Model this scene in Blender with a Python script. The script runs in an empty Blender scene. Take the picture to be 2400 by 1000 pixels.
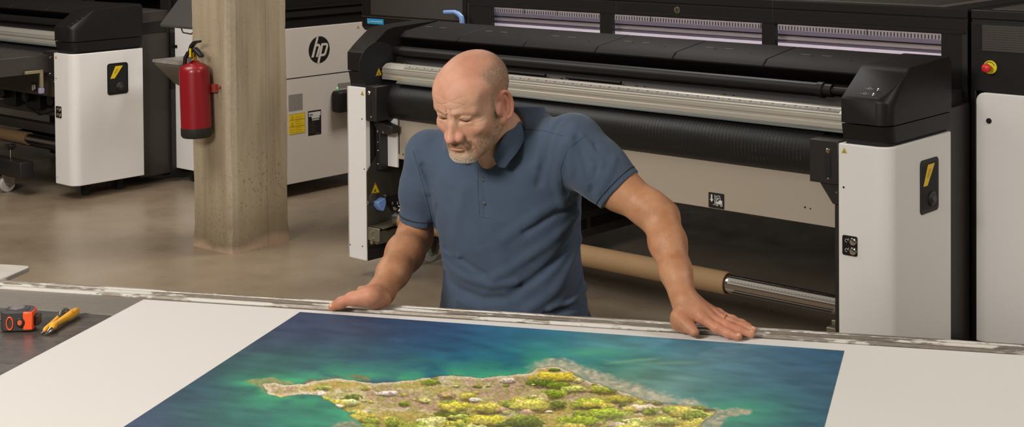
import bpy, bmesh, math, random
import numpy as np
from mathutils import Vector, Matrix
random.seed(7); np.random.seed(7)
SC = bpy.context.scene
COL = SC.collection
# ------------------------------------------------------------------ camera model (2400 x 1000 frame)
FPX, PCY, PITCH, ROLL, CH = 3533.9, -163.62, .0248964, .0079848, 1.85
cp_, sp_, cr_, sr_ = math.cos(PITCH), math.sin(PITCH), math.cos(ROLL), math.sin(ROLL)
FW = np.array([0, cp_, -sp_]); U0 = np.array([0, sp_, cp_]); X0 = np.array([1., 0, 0])
RT = X0*cr_ - U0*sr_; UP = X0*sr_ + U0*cr_; CP = np.array([0, 0, CH])
def ray(x, y): return FW + RT*(x-1200)/FPX + UP*(PCY-y)/FPX
def P(x, y, d): return CP + ray(x, y)*d
def proj(p):
    d = np.asarray(p, float)-CP; w = d@FW
    return 1200+FPX*(d@RT)/w, PCY-FPX*(d@UP)/w
def hz(x, y, z): r = ray(x, y); return CP + r*((z-CH)/r[2])
class Frame:
    def __init__(s, a, o):
        s.a = a; s.u = np.array([math.cos(a), math.sin(a), 0]); s.v = np.array([-math.sin(a), math.cos(a), 0]); s.o = np.array([o[0], o[1], 0.])
    def loc(s, p): d = p-s.o; return np.array([d@s.u, d@s.v, p[2]])
    def w(s, u, v, z): return s.o+s.u*u+s.v*v+np.array([0, 0, z])
    def onv(s, x, y, v): r = ray(x, y); t = (v-(CP-s.o)@s.v)/(r@s.v); return s.loc(CP+r*t)
    def onu(s, x, y, u): r = ray(x, y); t = (u-(CP-s.o)@s.u)/(r@s.u); return s.loc(CP+r*t)
    def onz(s, x, y, z): return s.loc(hz(x, y, z))
AM = -.722217
MF = Frame(AM, hz(817, 600.8, .09))
_p = hz(129.6, 427.8, .09); LF = Frame(AM, (0, 0)); LF.o = np.array([_p[0], _p[1], 0])-LF.u*2.66
TF = Frame(-.25, hz(1200, 734.5, .92))

cam = bpy.data.cameras.new('camera'); camo = bpy.data.objects.new('camera', cam); COL.objects.link(camo)
cam.sensor_width = 36; cam.lens = FPX/2400*36; cam.shift_y = (PCY-500)/2400; cam.clip_start = .05; cam.clip_end = 100
mw = Matrix.Identity(4)
for i in range(3):
    mw[i][0] = RT[i]; mw[i][1] = UP[i]; mw[i][2] = -FW[i]; mw[i][3] = CP[i]
camo.matrix_world = mw
SC.camera = camo

# ------------------------------------------------------------------ materials
def lin(c):
    return tuple(((x/255)/12.92 if x/255 <= .04045 else ((x/255+.055)/1.055)**2.4) for x in c)
def mat(name, c, rough=.5, metal=0., var=0., vscale=8, bump=0., bscale=60, spec=.5, stretch=(1, 1, 1), coat=0., coords='Object', emit=None, estr=0, alpha=1.):
    m = bpy.data.materials.new(name); m.use_nodes = True; nt = m.node_tree; b = nt.nodes['Principled BSDF']
    c = lin(c); b.inputs['Base Color'].default_value = (*c, 1); b.inputs['Roughness'].default_value = rough
    b.inputs['Metallic'].default_value = metal; b.inputs['Specular IOR Level'].default_value = spec; b.inputs['Coat Weight'].default_value = coat
    if emit: b.inputs['Emission Color'].default_value = (*lin(emit), 1); b.inputs['Emission Strength'].default_value = estr
    if var or bump:
        tc = nt.nodes.new('ShaderNodeTexCoord'); mp = nt.nodes.new('ShaderNodeMapping'); mp.inputs['Scale'].default_value = stretch
        nt.links.new(tc.outputs[coords], mp.inputs['Vector'])
        if var:
            n = nt.nodes.new('ShaderNodeTexNoise'); n.inputs['Scale'].default_value = vscale; n.inputs['Detail'].default_value = 6; n.inputs['Roughness'].default_value = .6
            nt.links.new(mp.outputs[0], n.inputs['Vector'])
            r = nt.nodes.new('ShaderNodeValToRGB'); r.color_ramp.elements[0].position = .3; r.color_ramp.elements[1].position = .7
            r.color_ramp.elements[0].color = (*[x*(1-var) for x in c], 1); r.color_ramp.elements[1].color = (*[min(1, x*(1+var)) for x in c], 1)
            nt.links.new(n.outputs['Fac'], r.inputs['Fac']); nt.links.new(r.outputs['Color'], b.inputs['Base Color'])
        if bump:
            n = nt.nodes.new('ShaderNodeTexNoise'); n.inputs['Scale'].default_value = bscale; n.inputs['Detail'].default_value = 3
            nt.links.new(mp.outputs[0], n.inputs['Vector'])
            bp = nt.nodes.new('ShaderNodeBump'); bp.inputs['Strength'].default_value = bump; bp.inputs['Distance'].default_value = .01
            nt.links.new(n.outputs['Fac'], bp.inputs['Height']); nt.links.new(bp.outputs[0], b.inputs['Normal'])
    return m
class N:
    """small node-graph helper"""
    def __init__(s, m): s.m = m; s.nt = m.node_tree; s.b = s.nt.nodes['Principled BSDF']
    def n(s, t, **k):
        x = s.nt.nodes.new('ShaderNode'+t)
        for a, v in k.items(): setattr(x, a, v)
        return x
    def l(s, a, b): s.nt.links.new(a, b)
    def noise(s, vec, scale, detail=4, rough=.5):
        x = s.n('TexNoise'); x.inputs['Scale'].default_value = scale; x.inputs['Detail'].default_value = detail; x.inputs['Roughness'].default_value = rough
        s.l(vec, x.inputs['Vector']); return x.outputs['Fac']
    def ramp(s, fac, stops, interp='LINEAR'):
        x = s.n('ValToRGB'); cr = x.color_ramp; cr.interpolation = interp
        while len(cr.elements) < len(stops): cr.elements.new(.5)
        for e, (p, c) in zip(cr.elements, stops): e.position = p; e.color = (*c, 1) if len(c) == 3 else c
        s.l(fac, x.inputs['Fac']); return x.outputs['Color']
    def mix(s, fac, a, b, blend='MIX'):
        x = s.n('MixRGB'); x.blend_type = blend
        for i, v in ((0, fac), (1, a), (2, b)):
            if hasattr(v, 'is_output'): s.l(v, x.inputs[i])
            elif i == 0: x.inputs[0].default_value = v
            else: x.inputs[i].default_value = (*v, 1)
        return x.outputs[0]
    def math(s, op, a, b=0.):
        x = s.n('Math'); x.operation = op
        for i, v in ((0, a), (1, b)):
            if hasattr(v, 'is_output'): s.l(v, x.inputs[i])
            else: x.inputs[i].default_value = v
        return x.outputs[0]
    def obj(s, scale=(1, 1, 1), coords='Object'):
        tc = s.n('TexCoord'); mp = s.n('Mapping'); mp.inputs['Scale'].default_value = scale
        s.l(tc.outputs[coords], mp.inputs['Vector']); return mp.outputs[0]
    def bump(s, h, strength=.3, dist=.01):
        x = s.n('Bump'); x.inputs['Strength'].default_value = strength; x.inputs['Distance'].default_value = dist
        s.l(h, x.inputs['Height']); s.l(x.outputs[0], s.b.inputs['Normal'])

BLACK = mat('black_plastic', (25, 22, 20), .46, bump=.05, bscale=900, spec=.28)
BLACKF = mat('black_cover_plastic', (31, 27, 25), .62, bump=.05, bscale=700, spec=.18)
DARK = mat('dark_painted_metal', (32, 28, 26), .45)
VOID = mat('deep_black_interior', (14, 13, 12), .7)
DGREY = mat('dark_grey_metal', (62, 56, 50), .5, var=.1)
WHITE = mat('white_painted_panel', (223, 219, 214), .38)
WHITE2 = mat('warm_grey_painted_panel', (204, 195, 184), .42)
SKIRT = mat('beige_sheet_metal', (166, 154, 138), .42)
ALU = mat('brushed_aluminium', (186, 180, 168), .45, metal=.5, var=.12, vscale=30, stretch=(.05, 1, 20))
STEEL = mat('polished_steel', (190, 184, 176), .22, metal=1.)
CHROME = mat('chrome', (215, 212, 208), .12, metal=1.)
PLATE = mat('galvanised_plate', (92, 88, 78), .4, metal=.7, var=.25, vscale=9)
BRACKET = mat('olive_zinc_bracket', (128, 124, 104), .38, metal=.6, var=.15, vscale=12)
YEL = mat('yellow_label', (226, 190, 30), .5)
INK = mat('black_label_ink', (22, 20, 18), .5)
LBLW = mat('pale_label_print', (205, 203, 196), .5)
BLUEL = mat('bright_blue_label', (40, 160, 215), .45)
BLUEC = mat('light_blue_plastic', (118, 150, 205), .35)
RED = mat('extinguisher_red_paint', (134, 6, 20), .36, coat=.15)
ESR = mat('red_button_plastic', (215, 45, 45), .35)
BRASS = mat('brass', (200, 160, 60), .25, metal=1.)
GREEN = mat('green_indicator_lamp', (60, 220, 90), .4, emit=(60, 220, 90), estr=2)
CARD = mat('brown_cardboard', (148, 118, 82), .75, var=.06, vscale=5, bump=.05, bscale=200)
GAP = mat('seam_black', (10, 9, 9), .8)
RUBW = mat('grey_caster_rubber', (176, 172, 166), .5)

# ------------------------------------------------------------------ mesh builder
SPLIT = {'cover_screw', 'cover_tab', 'bracket_bolt', 'plate_bolt', 'cradle_bolt', 'screw_hole', 'panel_screw', 'rear_upright', 'orange_shell', 'frame_slot', 'front_seam', 'module_top_ledge', 'inner_rail', 'clamp_fitting', 'lever_handle', 'base_frame', 'hexagonal_button', 'leg_side_frame', 'cross_beam', 'window_post', 'engine_body_and_shade_box'}
class MB:
    def __init__(s): s.v = []; s.f = []; s.m = []
    def add(s, vs, fs, m=0):
        o = len(s.v); s.v += [tuple(map(float, x)) for x in vs]; s.f += [tuple(i+o for i in f) for f in fs]; s.m += [m]*len(fs); return s
    def box(s, a0, a1, b0, b1, c0, c1, m=0):
        vs = [(x, y, z) for x in (a0, a1) for y in (b0, b1) for z in (c0, c1)]
        return s.add(vs, [(0, 1, 3, 2), (4, 6, 7, 5), (0, 4, 5, 1), (2, 3, 7, 6), (0, 2, 6, 4), (1, 5, 7, 3)], m)
    def prism(s, poly, ax, t0, t1, m=0):
        mk = {'u': lambda a, b, t: (t, a, b), 'v': lambda a, b, t: (a, t, b), 'z': lambda a, b, t: (a, b, t)}[ax]
        n = len(poly); vs = [mk(a, b, t0) for a, b in poly]+[mk(a, b, t1) for a, b in poly]
        return s.add(vs, [tuple(range(n)), tuple(range(2*n-1, n-1, -1))]+[(i, i+n, (i+1) % n+n, (i+1) % n) for i in range(n)], m)
    def cyl(s, p0, p1, r0, r1=None, n=28, m=0, cap=True):
        r1 = r0 if r1 is None else r1; return s.lathe([(0, r0), (1, r1)], p0, p1, n, m, cap)
    def lathe(s, prof, p0, p1, n=28, m=0, cap=True):
        """prof: (t along p0->p1, radius)"""
        p0 = np.array(p0, float); p1 = np.array(p1, float); d = p1-p0; L = np.linalg.norm(d); d = d/L
        a = np.cross(d, [0, 0, 1.]) if abs(d[2]) < .9 else np.cross(d, [1., 0, 0]); a /= np.linalg.norm(a); b = np.cross(d, a)
        vs = []
        for t, r in prof:
            for k in range(n):
                q = 2*math.pi*k/n; vs.append(p0+d*L*t+(a*math.cos(q)+b*math.sin(q))*r)
        fs = [(i*n+k, i*n+(k+1) % n, (i+1)*n+(k+1) % n, (i+1)*n+k) for i in range(len(prof)-1) for k in range(n)]
        if cap: fs += [tuple(range(n-1, -1, -1)), tuple(range((len(prof)-1)*n, len(prof)*n))]
        return s.add(vs, fs, m)
    def tube(s, pts, r, n=10, m=0, rs=None):
        pts = [np.array(p, float) for p in pts]; vs = []; a = None
        for i, p in enumerate(pts):
            d = pts[min(i+1, len(pts)-1)]-pts[max(i-1, 0)]; d = d/np.linalg.norm(d)
            if a is None: a = np.cross(d, [0.3, .1, 1.])
            a = a-d*(a@d); a /= np.linalg.norm(a); b = np.cross(d, a); rr = rs[i] if rs else r
            vs += [p+(a*math.cos(2*math.pi*k/n)+b*math.sin(2*math.pi*k/n))*rr for k in range(n)]
        fs = [(i*n+k, i*n+(k+1) % n, (i+1)*n+(k+1) % n, (i+1)*n+k) for i in range(len(pts)-1) for k in range(n)]
        fs += [tuple(range(n-1, -1, -1)), tuple(range((len(pts)-1)*n, len(pts)*n))]
        return s.add(vs, fs, m)
    def strip(s, pts, w, fn, m=0):
        """flat poly-line stroke in a 2-D plane; fn maps (a, b) to 3-D"""
        pts = [np.array(p, float) for p in pts]; L = []
        for i, p in enumerate(pts):
            d = pts[min(i+1, len(pts)-1)]-pts[max(i-1, 0)]; d = d/max(np.linalg.norm(d), 1e-9); nn = np.array([-d[1], d[0]])
            L += [fn(*(p+nn*w/2)), fn(*(p-nn*w/2))]
        return s.add(L, [(2*i, 2*i+1, 2*i+3, 2*i+2) for i in range(len(pts)-1)], m)
    def pieces(s):
        par = list(range(len(s.v)))
        def find(i):
            while par[i] != i: par[i] = par[par[i]]; i = par[i]
            return i
        for f in s.f:
            a = find(f[0])
            for i in f[1:]: par[find(i)] = a
        gr = {}
        for f, m in zip(s.f, s.m): gr.setdefault(find(f[0]), []).append((f, m))
        out = []
        for fs in gr.values():
            p = MB(); idx = {}
            for f, m in fs:
                p.f.append(tuple(idx.setdefault(i, len(idx)) for i in f)); p.m.append(m)
            p.v = [s.v[i] for i in idx]; out.append(p)
        return out
    def build(s, name, mats, parent=None, bevel=0, smooth=35, seg=2, loc=None):
        if name in SPLIT:
            ps = s.pieces()
            if len(ps) > 1: return [p.build1(name, mats, parent, bevel, smooth, seg, loc) for p in ps][0]
        return s.build1(name, mats, parent, bevel, smooth, seg, loc)
    def build1(s, name, mats, parent=None, bevel=0, smooth=35, seg=2, loc=None):
        me = bpy.data.meshes.new(name); me.from_pydata(s.v, [], s.f)
        for m in (mats if isinstance(mats, (list, tuple)) else [mats]): me.materials.append(m)
        me.polygons.foreach_set('material_index', s.m)
        bm = bmesh.new(); bm.from_mesh(me); bmesh.ops.recalc_face_normals(bm, faces=bm.faces); bm.to_mesh(me); bm.free()
        me.update()
        if smooth: me.polygons.foreach_set('use_smooth', [True]*len(me.polygons)); me.set_sharp_from_angle(angle=math.radians(smooth))
        o = bpy.data.objects.new(name, me); COL.objects.link(o)
        if parent: o.parent = parent
        if loc is not None: o.location = loc
        if bevel:
            b = o.modifiers.new('bevel', 'BEVEL'); b.width = bevel; b.segments = seg; b.limit_method = 'ANGLE'; b.angle_limit = math.radians(40); b.harden_normals = False
        return o
def empty(name, label, cat, loc=(0, 0, 0), rz=0, group=None):
    o = bpy.data.objects.new(name, None); COL.objects.link(o); o.location = loc; o.rotation_euler = (0, 0, rz); o.empty_display_size = .1
    return tag(o, label, cat, group)
def tag(o, label=None, cat=None, group=None, kind=None):
    if label: o['label'] = label
    if cat: o['category'] = cat
    if group: o['group'] = group
    if kind: o['kind'] = kind
    return o
def rrect(a0, a1, b0, b1, r, n=6, corners=(1, 1, 1, 1)):
    """rounded rectangle outline; corners order: (a0,b0),(a1,b0),(a1,b1),(a0,b1)"""
    out = []
    for k, (ca, cb, s0) in enumerate(((a0, b0, math.pi), (a1, b0, 1.5*math.pi), (a1, b1, 0), (a0, b1, .5*math.pi))):
        if not corners[k] or r <= 0: out.append((ca, cb)); continue
        x = ca+r if ca == a0 else ca-r; y = cb+r if cb == b0 else cb-r
        for i in range(n+1): q = s0+.5*math.pi*i/n; out.append((x+r*math.cos(q), y+r*math.sin(q)))
    return out
def text_mesh(name, txt, size, m, parent, mtx, sx=1.):
    cu = bpy.data.curves.new(name, 'FONT'); cu.body = txt; cu.size = size; cu.align_x = 'CENTER'; cu.align_y = 'CENTER'; cu.extrude = .0002
    t = bpy.data.objects.new(name+'_src', cu); COL.objects.link(t)
    bpy.context.view_layer.update()
    me = bpy.data.meshes.new_from_object(t.evaluated_get(bpy.context.evaluated_depsgraph_get()))
    bpy.data.objects.remove(t); me.materials.clear(); me.materials.append(m)
    me.transform(mtx @ Matrix.Scale(sx, 4, (1, 0, 0)))
    o = bpy.data.objects.new(name, me); COL.objects.link(o); o.parent = parent; return o
def plane_mtx(origin, ax, ay):
    ax = Vector(ax).normalized(); ay = Vector(ay).normalized(); az = ax.cross(ay)
    return Matrix(((ax[0], ay[0], az[0], origin[0]), (ax[1], ay[1], az[1], origin[1]), (ax[2], ay[2], az[2], origin[2]), (0, 0, 0, 1)))
# ------------------------------------------------------------------ the big printers (local frame: x along the machine, y to its back, z up)
ROLLM = mat('woven_black_belt', (40, 38, 37), .45, spec=.3); g = N(ROLLM)
v = g.obj(); sx = g.n('SeparateXYZ'); g.l(v, sx.inputs[0])
w1 = g.math('MULTIPLY', g.math('SINE', g.math('MULTIPLY', sx.outputs[0], 380.)), g.math('MULTIPLY', g.ramp(g.noise(g.obj((1.1, 6, 6)), 3, 2), [(.45, (0,)*3), (.65, (1,)*3)]), 1.1)); w2 = g.math('SINE', g.math('MULTIPLY', sx.outputs[2], 1500.)); w3 = g.noise(g.obj((6, 30, 30)), 3, 3)
w4 = g.math('SINE', g.math('MULTIPLY', sx.outputs[0], 2100.))
k = g.math('ADD', g.math('MULTIPLY', g.math('ADD', w1, g.math('MULTIPLY', w2, .25)), w3), g.math('MULTIPLY', w4, .15))
c = g.ramp(k, [(0., lin((24, 23, 22))), (.5, lin((38, 36, 35))), (1., lin((88, 86, 84)))]); g.l(c, g.b.inputs['Base Color']); g.bump(k, .08, .001)
GRILLE = mat('perforated_black_grille', (58, 52, 48), .45); g = N(GRILLE)
v = g.obj(); sx = g.n('SeparateXYZ'); g.l(v, sx.inputs[0])
a = g.math('SINE', g.math('MULTIPLY', g.math('ADD', sx.outputs[0], g.math('MULTIPLY', sx.outputs[2], .57)), 600.)); b2 = g.math('SINE', g.math('MULTIPLY', g.math('SUBTRACT', sx.outputs[0], g.math('MULTIPLY', sx.outputs[2], .57)), 600.))
k = g.math('MULTIPLY', a, b2); c = g.ramp(k, [(.3, lin((66, 60, 54))), (.5, lin((14, 12, 11)))]); g.l(c, g.b.inputs['Base Color'])
GLASS = bpy.data.materials.new('clear_window_pane'); GLASS.use_nodes = True; nt = GLASS.node_tree; nt.nodes.clear()
o_ = nt.nodes.new('ShaderNodeOutputMaterial'); mx = nt.nodes.new('ShaderNodeMixShader'); tr = nt.nodes.new('ShaderNodeBsdfTransparent'); gl = nt.nodes.new('ShaderNodeBsdfGlossy'); gl.inputs['Roughness'].default_value = .03
fr = nt.nodes.new('ShaderNodeFresnel'); fr.inputs['IOR'].default_value = 1.35
tr.inputs['Color'].default_value = (.9, .9, .9, 1)
nt.links.new(fr.outputs[0], mx.inputs[0]); nt.links.new(tr.outputs[0], mx.inputs[1]); nt.links.new(gl.outputs[0], mx.inputs[2]); nt.links.new(mx.outputs[0], o_.inputs[0])
LED = mat('inner_led_strip', (235, 220, 230), .5, emit=(246, 240, 246), estr=9)
INNER = mat('inner_silver_casing', (170, 158, 154), .35, metal=.3)
INNERP = mat('inner_violet_grey_rail', (96, 88, 98), .4)
SCREEN = mat('monitor_grey_plastic', (70, 66, 64), .42)

def screw(mb, p, d, r=.008, l=.008, m=0):
    p = np.array(p, float); d = np.array(d, float); mb.lathe([(0, r), (.6, r), (1, r*.6)], p, p+d*l, 12, m)
def warn_label(name, parent, org, ax, ay, w, fig=0):
    """yellow triangular hazard label lying on a plane"""
    mb = MB(); org = np.array(org, float); ax = np.array(ax, float); ay = np.array(ay, float); nn = np.cross(ax, ay)
    def f(h): return lambda a, b: org+ax*a*w+ay*b*w+nn*h
    def tri(s, h, m): mb.add([f(h)(-.5*s, -.29*s), f(h)(.5*s, -.29*s), f(h)(0, .577*s)], [(0, 1, 2)], m)
    tri(1.1, .0006, 0); tri(1., .0010, 1); tri(.84, .0014, 0)
    g_ = f(.0018)
    mb.strip([(-.22, -.16), (-.05, -.08), (.1, -.17)], .09, g_, 1); mb.strip([(-.1, -.1), (.0, .05)], .08, g_, 1)
    mb.strip([(.07+.09*math.cos(q/8*6.3), .0+.09*math.sin(q/8*6.3)) for q in range(9)], .03, g_, 1)
    mb.strip([(-.04+.07*math.cos(q/8*6.3), .1+.07*math.sin(q/8*6.3)) for q in range(9)], .03, g_, 1)
    return mb.build(name, [YEL, INK], parent, smooth=0)
def hp_mark(name, parent, org, ax, ay, r, mdisc, mlet):
    mb = MB(); org = np.array(org, float); ax = np.array(ax, float); ay = np.array(ay, float); nn = np.cross(ax, ay)
    f = lambda h: (lambda a, b: org+ax*a*r+ay*b*r+nn*h)
    n = 56; mb.add([f(.0008)(math.cos(2*math.pi*k/n), math.sin(2*math.pi*k/n)) for k in range(n)], [tuple(range(n))], 0)
    def poly(pts): mb.add([f(.0016)(a, b) for a, b in pts], [tuple(range(len(pts)))], 1)
    poly([(-.26, .93), (-.04, 1.), (-.54, -.52), (-.77, -.52)])
    mb.strip([(-.42, .36), (-.12, .36), (-.02, .33), (.02, .25), (.0, .14), (-.26, -.52)], .19, f(.0018), 1)
    poly([(.20, .46), (-.23, -1.0), (-.02, -1.02), (.40, .46)])
    mb.strip([(.22, .37), (.62, .37), (.72, .34), (.76, .26), (.74, .16), (.56, -.30), (.50, -.38), (.40, -.42), (.02, -.42)], .18, f(.0018), 1)
    return mb.build(name, [mdisc, mlet], parent, smooth=0)

def printer(name, label, F, zs, main):
    R = empty(name, label, 'printer', tuple(F.o), F.a, group=None); R.scale = (1, 1, zs)
    q = lambda n, mb, m, par=R, **k: mb.build(n, m, par, **k)
    UC = 2.868
    # ---- white side cabinet on the right with rounded front corner
    pl = rrect(2.665, UC, 0., .505, .06, 10, (0, 1, 0, 0))
    cab = q('side_cabinet', MB().prism(pl, 'z', .09, .921), WHITE, bevel=.004)
    for b0_ in (.14, .38): q('cabinet_foot', MB().box(2.72, 2.76, b0_, b0_+.04, 0, .09), VOID)
    wz = MB(); wz.prism(rrect(.243, .392, .64, .842, .018), 'u', UC-.002, UC+.004, 0); wz.prism(rrect(.256, .379, .655, .828, .012), 'u', UC+.002, UC+.0052, 1)
    win = q('latch_recess', wz, [BLACK, VOID], cab, bevel=.002)
    lb = MB(); lb.prism([(.262, .745), (.292, .745), (.352, .822), (.300, .822)], 'u', UC+.005, UC+.007, 0); lb.prism([(.285, .775), (.300, .775), (.324, .806), (.306, .806)], 'u', UC+.007, UC+.0076, 1)
    q('yellow_latch_label', lb, [YEL, mat('label_ochre', (188, 152, 24), .5)], cab, smooth=0)
    lt = MB(); lt.lathe([(0, .028), (.5, .028), (1, .02)], (UC+.004, .33, .69), (UC+.016, .33, .69), 24, 0); lt.lathe([(0, .014), (1, .012)], (UC+.016, .33, .69), (UC+.02, .33, .69), 20, 1)
    q('latch_knob', lt, [DARK, DGREY], cab)
    ct = MB(); ct.prism(rrect(2.682, 2.743, .512, .585, .007), 'v', -.003, .001, 0)
    for i_, zz in enumerate((.566, .531)):
        ct.lathe([(0, .0135), (.7, .0135), (1, .010)], (2.728, -.003, zz), (2.728, -.011, zz), 20, 1)
        ct.strip([(2.700+.006*math.cos(t), zz+.006*math.sin(t)) for t in np.linspace(0, 5, 9)], .0016, lambda a, b: (a, -.0035, b), 2)
        ct.strip([(2.706, zz+.002), (2.709, zz+.010)], .0016, lambda a, b: (a, -.0035, b), 2)
    q('winder_button_plate', ct, [BLACK, CHROME, LBLW], cab)
    warn_label('hazard_label', cab, (2.690, -.0005, .893), (1, 0, 0), (0, 0, 1), .020)
    q('screw_hole', MB().cyl((2.687, .002, .760), (2.687, -.0008, .760), .004, m=0), GAP, cab)
    q('screw_hole', MB().cyl((2.687, .002, .130), (2.687, -.0008, .130), .003, m=0), GAP, cab)
    # ---- black end caps
    def endcap(u0, u1, side):
        up = MB(); up.prism([(0, .999), (0, 1.086), (.012, 1.096), (.148, 1.188), (.19, 1.198), (.495, 1.210), (.508, 1.196), (.508, .999)], 'u', u0, u1)
        lo = MB(); lo.prism([(.003, .994), (.016, .934), (.494, .934), (.507, .994)], 'u', u0+(.003 if side < 0 else 0), u1-.003)
        out = []
        for nm, mb_ in (('end_cap', up), ('end_cap_lower_shell', lo)):
            me = bpy.data.meshes.new(nm); me.from_pydata(mb_.v, [], mb_.f); bm = bmesh.new(); bm.from_mesh(me); bmesh.ops.recalc_face_normals(bm, faces=bm.faces)
            uo = u1 if side > 0 else u0
            es = [e for e in bm.edges if all(abs(x.co.x-uo) < .004 and x.co.y < .02 for x in e.verts)]
            bmesh.ops.bevel(bm, geom=es, offset=.052 if side > 0 else .012, segments=10, profile=.5, affect='EDGES')
            if side > 0 and nm == 'end_cap':
                es = [e for e in bm.edges if e.is_manifold and all(x.co.z > 1.07 for x in e.verts) and e.calc_face_angle(0) > .5 and all(x.co.x > u1-.06 for x in e.verts)]
                bmesh.ops.bevel(bm, geom=es, offset=.006, segments=3, profile=.5, affect='EDGES')
            bm.to_mesh(me); bm.free(); me.materials.append(BLACK)
            me.polygons.foreach_set('use_smooth', [True]*len(me.polygons)); me.set_sharp_from_angle(angle=math.radians(28))
            o = bpy.data.objects.new(nm, me); COL.objects.link(o); o.parent = R if nm == 'end_cap' else out[0]; out.append(o)
        out_ = MB().prism(rrect(u0+.012, u1-.012, .014, .49, .045 if side > 0 else .003, 8, (0, 1, 0, 0)), 'z', .918, .936); out_.build('end_cap_gasket', GAP, out[0])
        return out[0]
    capr = endcap(2.678, UC, 1)
    # buttons on the slope
    sl = np.array([0, .148, .102]); sl /= np.linalg.norm(sl); nz = np.cross([1, 0, 0], sl)
    def on_slope(x_, y_):
        r_ = ray(x_, y_); nw = F.u*nz[0]+F.v*nz[1]+np.array([0, 0, nz[2]]); p0_ = F.w(0, 0, 1.087*zs); return F.loc(CP+r_*((p0_-CP)@nw)/(r_@nw))*np.array([1, 1, 1/zs])
    for (bx_, by_) in (((2060, 210), (2049, 221.5)) if main else ((160, 61), (170, 54.5), (180.5, 48.5), (191.5, 42))):
        c0 = on_slope(bx_, by_); mb = MB(); mb.lathe([(0, .0085), (.7, .0085), (1, .0065)], c0-nz*.001, c0+nz*.003, 8, 0)
        b_ = q('hexagonal_button', mb, CHROME, capr)
        if main:
            mb = MB(); f = lambda a, b: c0+np.array([a-.038, 0, 0])+sl*b+nz*.0012
            mb.strip([(-.010, -.004), (-.004, .004), (.004, .004), (.010, -.004)], .0018, f, 0); mb.strip([(-.004, -.003), (.004, -.003)], .003, f, 0)
            mb.strip([(.013, 0), (.017, 0)], .002, f, 0); mb.strip([(-.018, 0), (-.014, 0)], .002, f, 0)
            mb.build('button_symbol', mat('dim_symbol_print', (150, 148, 142), .5), capr, smooth=0)
    # ---- front: bracket, belt roller, beam, tension roller
    br = MB(); br.box(2.545, 2.665, 0., .16, .765, .925); br.prism([(2.58, .766), (2.664, .766), (2.664, .69), (2.635, .69)], 'v', .01, .06); br.box(2.638, 2.664, .02, .5, .09, .77)
    rb = q('roller_bracket', br, DARK, bevel=.003)
    sb = MB(); sb.box(2.612, 2.634, -.003, .0, .79, .87, 1); screw(sb, (2.624, 0, .888), (0, -1, 0), .010, .008, 0); screw(sb, (2.624, 0, .785), (0, -1, 0), .005, .006, 0); screw(sb, (2.652, .01, .735), (0, -1, 0), .004, .004, 0)
    q('bracket_bolt', sb, [STEEL, GAP], rb)
    arc = [(.16+.095*math.cos(t), .85+.095*math.sin(t)) for t in np.linspace(math.pi*1.5, math.pi*.5, 30)]
    q('conveyor_belt_roller', MB().prism(arc+[(.50, .945), (.50, .90), (.30, .79)], 'u', .137 if main else .137, 2.545), ROLLM, smooth=50)
    bm_ = MB(); bm_.prism([(.10, .955), (.10, .972), (.104, .974), (.104, .984), (.10, .986), (.10, 1.000), (.102, 1.001), (.102, 1.006), (.10, 1.007), (.1005, 1.010), (.126, 1.028), (.16, 1.030), (.16, .955)], 'u', .142, 2.72)
    beam = q('aluminium_beam', bm_, ALU, bevel=.0008)
    q('beam_lip', MB().prism([(.088, .942), (.088, .948), (.098, .955), (.16, .955), (.16, .942)], 'u', .25, 2.72), mat('grey_teal_lip', (120, 124, 120), .35, metal=.5), beam, bevel=.001)
    if main:
        ru = MB(); fr_ = lambda h: (lambda a, b: (a, .1005+.8168*b-.5767*h, 1.010+.5767*b+.8168*h))
        ru.strip([(.285, .016), (2.61, .016)], .023, fr_(.0006), 0)
        for i_ in range(464):
            u_ = .29+i_*.005; L_ = .012 if i_ % 10 == 0 else (.009 if i_ % 5 == 0 else .006)
            ru.strip([(u_, .0065), (u_, .0065+L_)], .0019, fr_(.0010), 1)
            if i_ % 10 == 5: ru.strip([(u_-.004, .0215), (u_+.004, .0215)], .005, fr_(.0010), 1)
        q('ruler_scale', ru, [mat('ruler_grey', (138, 132, 122), .5), INK], beam, smooth=0)
        for u_ in (.275, .29, 2.665, 2.68) : warn_label('small_hazard_label', beam, (u_-.02, .0995, .964), (1, 0, 0), (0, 0, 1), .012)
    tt = MB(); tt.lathe([(0, .021), (.02, .021), (.0201, .025), (.975, .025), (.9751, .029), (.985, .029), (.9851, .023), (1, .023)], (.13, .2, 1.083), (2.53, .2, 1.083), 32); tt.cyl((2.52, .2, 1.083), (2.70, .2, 1.083), .015)
    q('tension_roller', tt, BLACK)
    gd = MB(); gd.prism([(.215, 1.058), (.235, 1.062), (.26, 1.05), (.26, .96), (.20, .96), (.19, 1.0)], 'u', .13, 2.70)
    q('media_guide', gd, DARK, bevel=.002)
    if main:
        for ua, ub in ((.80, 1.11), (1.23, 1.53)):
            pm = MB(); pm.cyl((ua, .178, 1.037), (ub, .178, 1.037), .007, m=0); pb = q('pinch_bar', pm, BLACK)
            q('pinch_plate', MB().prism([(ua+.02, 1.006), (ub+.05, 1.006), (ub+.01, 1.03), (ua+.0, 1.03)], 'v', .186, .189), PLATE, pb)
        for ua in (.16, .72, 1.17, 1.58, 2.02):
            pm = MB()
            for j in range(7): pm.box(ua+j*.014, ua+j*.014+.009, .165, .180, 1.010, 1.020+.006*(j % 3), j % 2)
            q('clamp_fitting', pm, [BRASS, STEEL])
    # ---- central cover in panels
    seams = [.131, .516, .93, 1.344, 1.758, 2.20, 2.678]
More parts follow.
